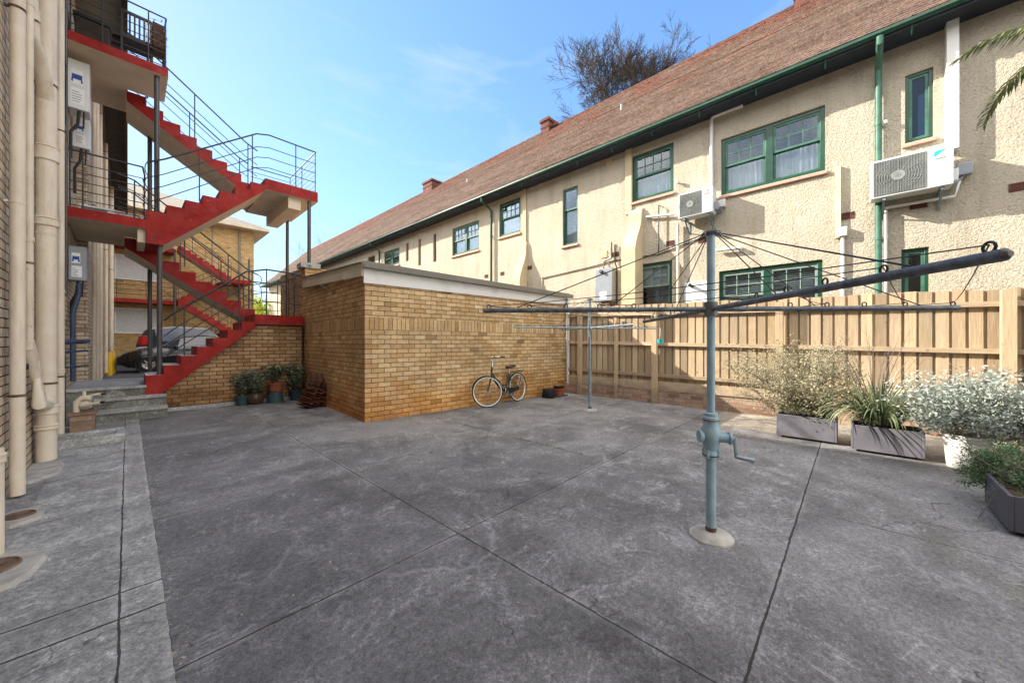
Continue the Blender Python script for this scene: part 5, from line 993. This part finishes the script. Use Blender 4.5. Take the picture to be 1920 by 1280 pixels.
for u, d, h, s in ((712, 55, 22, 4), (640, 58, 20, 9)):
    tb = fw_*d+rt*((u-960)/F*d); bare_tree('bare_tree', ('rightmost of' if u > 700 else 'leftmost of')+' the small hazy leafless trees far above the roof end', (tb.x, tb.y, 0), h, .5, s, 'bark2', levels=5, thick=.2, twig=.012)
random.seed(17); yb = fw_*38+rt*((491-960)/F*38); t = thing('lime_shrub', 'bright lime green bush glimpsed behind the lower landing', 'bush', (yb.x, yb.y, 0)); s_, l_ = MB(), MB(); bush(s_, l_, (yb.x, yb.y, .2), (yb.x, yb.y, 4.2), (2.2, 2.2, 2.6), 40, 5000, (.30, .18), cl=.6); s_.build('branches', 'bark2', t); l_.build('foliage', 'leaf_lime', t)

# ------------------------------------------------------------------ far yellow brick block
YB = 29.6; fb = thing('brick_flats', 'yellow brick flats with hipped tile roof beyond the driveway', 'building', (2, YB, .2)); XE = 5.87
b = MB(); b.box(-9, XE, YB, YB+10, 0, 8.95); b.build('wall', 'brick_far', fb, smooth=False)
b = MB(); x0, x1, y0, y1, ze, zr = -9.7, XE+.75, YB-.8, YB+10.8, 9.0, 11.8; xm0, xm1, ym = -4, XE-5.2, (y0+y1)/2; b.uvf = lambda c, n: ((c.x, c.y*1.15) if abs(n.y) > abs(n.x) else (c.y, c.x*1.15))
b.face([(x0, y0, ze), (x1, y0, ze), (xm1, ym, zr), (xm0, ym, zr)]); b.face([(x1, y0, ze), (x1, y1, ze), (xm1, ym, zr)]); b.face([(x1, y1, ze), (x0, y1, ze), (xm0, ym, zr), (xm1, ym, zr)]); b.face([(x0, y1, ze), (x0, y0, ze), (xm0, ym, zr)]); b.build('roof', 'tiles_far', fb, smooth=False)
b = MB(); b.box(x0+.05, x1-.05, y0+.05, y1-.05, 8.8, 8.99); b.box(x0, x1, y0, y0+.05, 8.82, 9.0); b.box(x1-.05, x1, y0+.05, y1, 8.82, 9.0); b.build('eave', 'cream_board', fb)
for zz in (3.75, 6.75):
    b = MB(); b.box(-6, 1.9, YB-1.1, YB-.002, zz-.2, zz); b.build('walkway_slab', 'red', fb); b = MB()
    for hh in (1.0, .75, .5, .25): b.tube([(-6, YB-1.06, zz+hh), (1.9, YB-1.06, zz+hh)], .015, 5)
    for k in range(8): b.tube([(-5.9+k*1.1, YB-1.06, zz), (-5.9+k*1.1, YB-1.06, zz+1)], .015, 5)
    b.build('railing', 'steel', fb)
def fwin(x0, x1, z0, z1):
    b = MB()
    for (a, c, d, e) in ((x0, x0+.07, z0, z1), (x1-.07, x1, z0, z1), (x0+.07, x1-.07, z0, z0+.07), (x0+.07, x1-.07, z1-.07, z1), (x0+(x1-x0)*.3, x0+(x1-x0)*.3+.07, z0+.07, z1-.07)): b.box(a, c, YB-.05, YB-.001, d, e)
    w = b.build('window', 'white', fb); b = MB(); xs = x0+(x1-x0)*.3; b.box(xs+.07, x1-.07, YB-.02, YB-.003, z0+.07, z1-.07); b.build('curtained_pane', 'lace', w); b = MB(); b.box(x0+.07, xs, YB-.02, YB-.003, z0+.07, z1-.07); b.build('pane', 'carglass', w)
for z0, z1 in ((1.87, 3.30), (4.86, 6.25), (7.6, 8.6)): fwin(-1.3, 1.35, z0, z1); fwin(-5.5, -3, z0, z1)
b = MB(); b.tube([(XE-.8, YB-.06, .2), (XE-.8, YB-.06, 8.8)], .06, 8); b.build('downpipe', 'gutter_grey', fb); b = MB(); b.tube([(XE-2.2, YB-.04, .2), (XE-2.2, YB-.04, 8.8)], .03, 6); b.build('downpipe', 'gutter_grey', fb)
def bflight(x0, z0, x1, z1, n, y0, y1):
    dx = (x1-x0)/n; dz = (z1-z0)/n; poly = []; x, z = x0, z0
    for i in range(n): poly += [(x, y0, z), (x, y0, z+dz)]; x += dx; z += dz
    poly += [(x1, y0, z1), (x1, y0, z1-.3), (x0, y0, z0-.3)]; b = MB(); b.prism(poly, (0, y1-y0, 0), 0, [0]*(len(poly)-2)+[1, 0]); b.build('flight', ['red', 'soffit_beige'], fb, smooth=False)
    b = MB()
    for hh in (1.0, .7, .4): b.tube([(x0, y0+.05, z0+hh), (x1, y0+.05, z1+hh)], .014, 5)
    for k in range(5): q = k/4; b.tube([(x0+(x1-x0)*q, y0+.05, z0+(z1-z0)*q), (x0+(x1-x0)*q, y0+.05, z0+(z1-z0)*q+1)], .014, 5)
    b.build('railing', 'steel', fb)
bflight(4.3, 2.1, 1.95, 3.75, 9, YB-2.2, YB-1.15); bflight(1.95, 3.75, 4.3, 5.2, 9, YB-1.12, YB-.1); bflight(4.3, 5.2, 1.95, 6.75, 9, YB-2.2, YB-1.15); bflight(1.95, .25, 4.3, 2.1, 10, YB-1.12, YB-.1)
for z in (2.1, 5.2): b = MB(); b.box(4.3, 5.3, YB-2.2, YB-.1, z-.22, z); b.build('landing', 'red', fb)
for x in (1.8, 5.2): b = MB(); b.tube([(x, YB-2.1, .2), (x, YB-2.1, 6.55)], .05, 8); b.build('post', 'post', fb)

# ------------------------------------------------------------------ cars
def car(label, loc, rz, L_, W_, Hh, paint, prof, glass_prof, hood=False, wr=.32, tail=False):
    """local: x forward, z up; body lofted from a side profile with tumblehome and rounded plan"""
    t = thing('parked_car', label, 'car', loc, rz, world=False, group='cars parked behind the stair'); b = MB(); hw = W_/2; ring_x = [i/30*L_-L_/2 for i in range(31)]
    def interp(pr, x):
        for (a, c), (d, e) in zip(pr[:-1], pr[1:]):
            if a <= x <= d: k = (x-a)/(d-a) if d > a else 0; k = k*k*(3-2*k)*.4+k*.6; return c+(e-c)*k
        return pr[-1][1]
    secs = []
    for x in ring_x:
        zt = interp(prof, x); zb = .20 if abs(x) < L_/2-.25 else .30; e = abs(x)/(L_/2); pl = hw*(1-.22*max(0, (e-.72)/.28)**2); belt = min(zt, .92); roof = zt > 1.02; pts = []
        inner = pl*(.74 if roof else .86); ztop = zt
        half = [(pl*.90, zb), (pl*.99, .42), (pl, .62), (pl*.965, belt*.97 if not roof else .92), (inner if roof else pl*.80, ztop-.035 if roof else ztop), (inner*.62, ztop+.012), (0, ztop+.02)]
        secs.append([(x, -a, c) for a, c in half]+[(x, a, c) for a, c in half[::-1][1:]])
    n = len(secs[0]); k0 = len(b.v)
    for s_ in secs: b.v += s_
    for i in range(len(secs)-1):
        for j in range(n):
            jj = (j+1) % n; b.f.append((k0+i*n+j, k0+(i+1)*n+j, k0+(i+1)*n+jj, k0+i*n+jj)); x = (ring_x[i]+ring_x[i+1])/2; zt0 = secs[i][3][2] ; hi = secs[i][6][2] > 1.0 and secs[i+1][6][2] > 1.0; side = j in (3, n-5)
            slope = abs(secs[i+1][6][2]-secs[i][6][2]) > .05 and min(secs[i+1][6][2], secs[i][6][2]) > .93 and 3 <= j <= n-5; b.mi.append(1 if ((hi and side) or slope) else 0); b.tone.append(.5)
    b.f.append(tuple(k0+j for j in range(n))); b.mi.append(0); b.tone.append(.5); e = k0+(len(secs)-1)*n; b.f.append(tuple(e+j for j in range(n))[::-1]); b.mi.append(0); b.tone.append(.5)
    body = b.build('body', [paint, 'carglass'], t); body.data.set_sharp_from_angle(angle=R(50))
    for x in (-L_*.30, L_*.31):
        for s in (-1, 1):
            b = MB(); c = (x, s*(hw-.10), wr); b.lathe([(wr*.62, -.1), (wr*.95, -.1), (wr, -.06), (wr, .06), (wr*.95, .1), (wr*.62, .1)], c, (0, 1, 0), 28); w = b.build('wheel', 'tyre', t); b = MB(); b.lathe([(wr*.62, .09), (wr*.56, .07), (0, .03)], c, (0, s, 0), 24)
            for k in range(7): a = 2*pi*k/7; b.bar((c[0], c[1]+s*.085, c[2]), (c[0]+wr*.6*cos(a), c[1]+s*.085, c[2]+wr*.6*sin(a)), .05, .03, up=(0, 1, 0))
            b.build('rim', 'alloy', w)
            b = MB(); b.ring((x, s*(hw-.02), wr), (0, 1, 0), wr+.05, .03, 20, 6); b.build('wheel_arch', 'black', t)
    for s in (-1, 1):
        b = MB(); xx = L_/2; b.hexa([(xx-.50, s*hw*.86, .66), (xx-.12, s*hw*.80, .60), (xx-.03, s*hw*.50, .60), (xx-.10, s*hw*.50, .60), (xx-.62, s*hw*.93, .79), (xx-.24, s*hw*.84, .75), (xx-.10, s*hw*.52, .70), (xx-.2, s*hw*.5, .70)]); b.build('headlight', 'lamp_glass', t)
        b = MB(); b.lathe([(0, 0), (.07, .02), (.075, -.02)], (xx-.10, s*hw*.66, .42), (1, s*.4, 0), 14); b.build('fog_light', 'lamp_glass', t)
        b = MB(); xx = -L_/2
        if tail: b.hexa([(xx-.0, s*hw*.62, .98), (xx+.16, s*hw*.90, .98), (xx+.36, s*hw*.92, 1.0), (xx+.2, s*hw*.62, 1.0), (xx+.10, s*hw*.60, 1.42), (xx+.22, s*hw*.80, 1.42), (xx+.40, s*hw*.82, 1.42), (xx+.3, s*hw*.6, 1.42)])
        else: b.box(xx-.02, xx+.25, s*(hw-.2)-.12, s*(hw-.2)+.12, .70, .88)
        b.build('tail_light', 'redplastic', t, bevel=.03)
        b = MB(); b.lathe([(0, -.1), (.06, -.06), (.075, 0), (.06, .06), (0, .1)], (L_*.14, s*(hw+.08), 1.0), (0, 1, 0), 12); b.build('mirror', paint, t)
    return t
sed = [(-2.3, .80), (-2.1, .98), (-1.6, 1.05), (-1.0, 1.38), (-.3, 1.47), (.35, 1.42), (1.05, 1.02), (1.6, .93), (2.05, .80), (2.3, .58)]
suv = [(-2.2, 1.0), (-2.12, 1.30), (-1.85, 1.74), (-.8, 1.86), (.3, 1.80), (1.0, 1.18), (1.7, 1.02), (2.0, .90), (2.2, .6)]
car('glossy black sedan parked nose to the left behind the stair', (2.0, 21.2, .20), pi, 4.6, 1.82, 1.47, 'carblack', sed, None)
car('white wagon with red tail light parked behind the black sedan', (2.45, 24.0, .26), 0, 4.4, 1.82, 1.76, 'carwhite', suv, None, tail=True, wr=.34)
# yellow bollards, bins and clutter by the driveway
for u, v, lab in ((205, 707, 'front yellow bollard nearest the concrete landing'), (212, 703, 'rear yellow bollard just behind the first one')):
    c = PZ(u, v, .12); t = thing('yellow_bollard', lab, 'bollard', c, group='yellow bollards'); b = MB(); b.lathe([(0, .0), (.075, .0), (.075, .86), (.055, .92), (0, .935)], c, n=20); b.build('tube', 'yellow', t)
    b = MB(); b.lathe([(.077, .80), (.079, .80), (.079, .83), (.077, .83)], c, n=20); b.build('band', 'cream_board', t)
for u, v, s, lab in ((178, 706, .34, 'blue-grey crate on the ground beside the pipes'), (189, 704, .26, 'smaller dark crate beside the yellow bollards')):
    c = PZ(u, v, .12); t = thing('storage_crate', lab, 'crate', c, group='crates by the drain pipes'); b = MB(); b.hexa([(c.x-s*.42, c.y-s*.4, .12), (c.x+s*.42, c.y-s*.4, .12), (c.x+s*.42, c.y+s*.4, .12), (c.x-s*.42, c.y+s*.4, .12), (c.x-s*.5, c.y-s*.5, .12+s), (c.x+s*.5, c.y-s*.5, .12+s), (c.x+s*.5, c.y+s*.5, .12+s), (c.x-s*.5, c.y+s*.5, .12+s)]); b.build('bin', 'navy', t, bevel=.01); b = MB(); b.box(c.x-s*.53, c.x+s*.53, c.y-s*.53, c.y+s*.53, .121+s, .145+s); b.build('lid', 'ac_grey', t)
# small AC on the first balcony
ac = thing('air_conditioner', 'small air conditioner standing on the lower red balcony floor', 'air conditioner', (-.45, 11.9, 3.8), group='outdoor air conditioner units'); b = MB(); b.box(-.70, -.20, 11.75, 12.05, 3.84, 4.30); b.build('casing', 'ac', ac, bevel=.012); b = MB()
for k in range(6): b.box(-.67, -.30, 11.743, 11.749, 3.88+k*.065, 3.92+k*.065)
b.build('louvre', 'grille', ac)
for i in range(2): b = MB(); b.box(-.66+i*.34, -.58+i*.34, 11.78, 12.02, 3.801, 3.839); b.build('foot', 'black', ac)
# fallen leaves and grit scattered over the yard
random.seed(77); l_ = MB()
for i in range(800):
    u = random.random(); x, y = (rnd(.3, 6.5), rnd(-1.5, 8.5)) if u < .5 else ((rnd(5.2, 6.6), rnd(-1, 1.4)) if u < .75 else (.16+rnd(-.02, .05), rnd(.5, 9))); a = rnd(0, 2*pi)
    l_.leaf((x, y, .006+rnd(0, .006)), (cos(a), sin(a), rnd(0, .25)), (rnd(-.2, .2), rnd(-.2, .2), 1), rnd(.012, .03), rnd(.006, .013), tone=rnd(0, 1))
o = l_.build('leaf_litter', 'leaf_airy'); o['kind'] = 'stuff'; tag(o, 'dry leaves and grit scattered over the paving', 'leaf litter')
random.seed(78); l_ = MB()
for i in range(900):
    k = random.random()
    if k < .4: x, y = 3.92+rnd(-.02, .02), rnd(2.2, 5.6)
    elif k < .6: x, y = rnd(3.0, 8.2), 4.05+rnd(-.02, .02)
    elif k < .8: x, y = 8.33+rnd(-.02, .02), rnd(1.8, 5.6)
    else: q = rnd(.1, 1); x, y = A.x+.02+(Bp.x-A.x)*q, A.y+(Bp.y-A.y)*q-.03
    if math.sin(x*5.1)+math.sin(y*4.3+1) < .1: continue
    a = rnd(0, 2*pi); l_.leaf((x, y, 0), (cos(a)*.7, sin(a)*.7, 1), (rnd(-1, 1), rnd(-1, 1), 0), rnd(.012, .04), .007, tone=rnd(0, .8))
o = l_.build('joint_weeds', 'leaf_strap'); o['kind'] = 'stuff'; tag(o, 'small weeds and moss growing in the paving joints', 'weeds')
for o in bpy.data.objects:
    if '_o' in o: del o['_o']
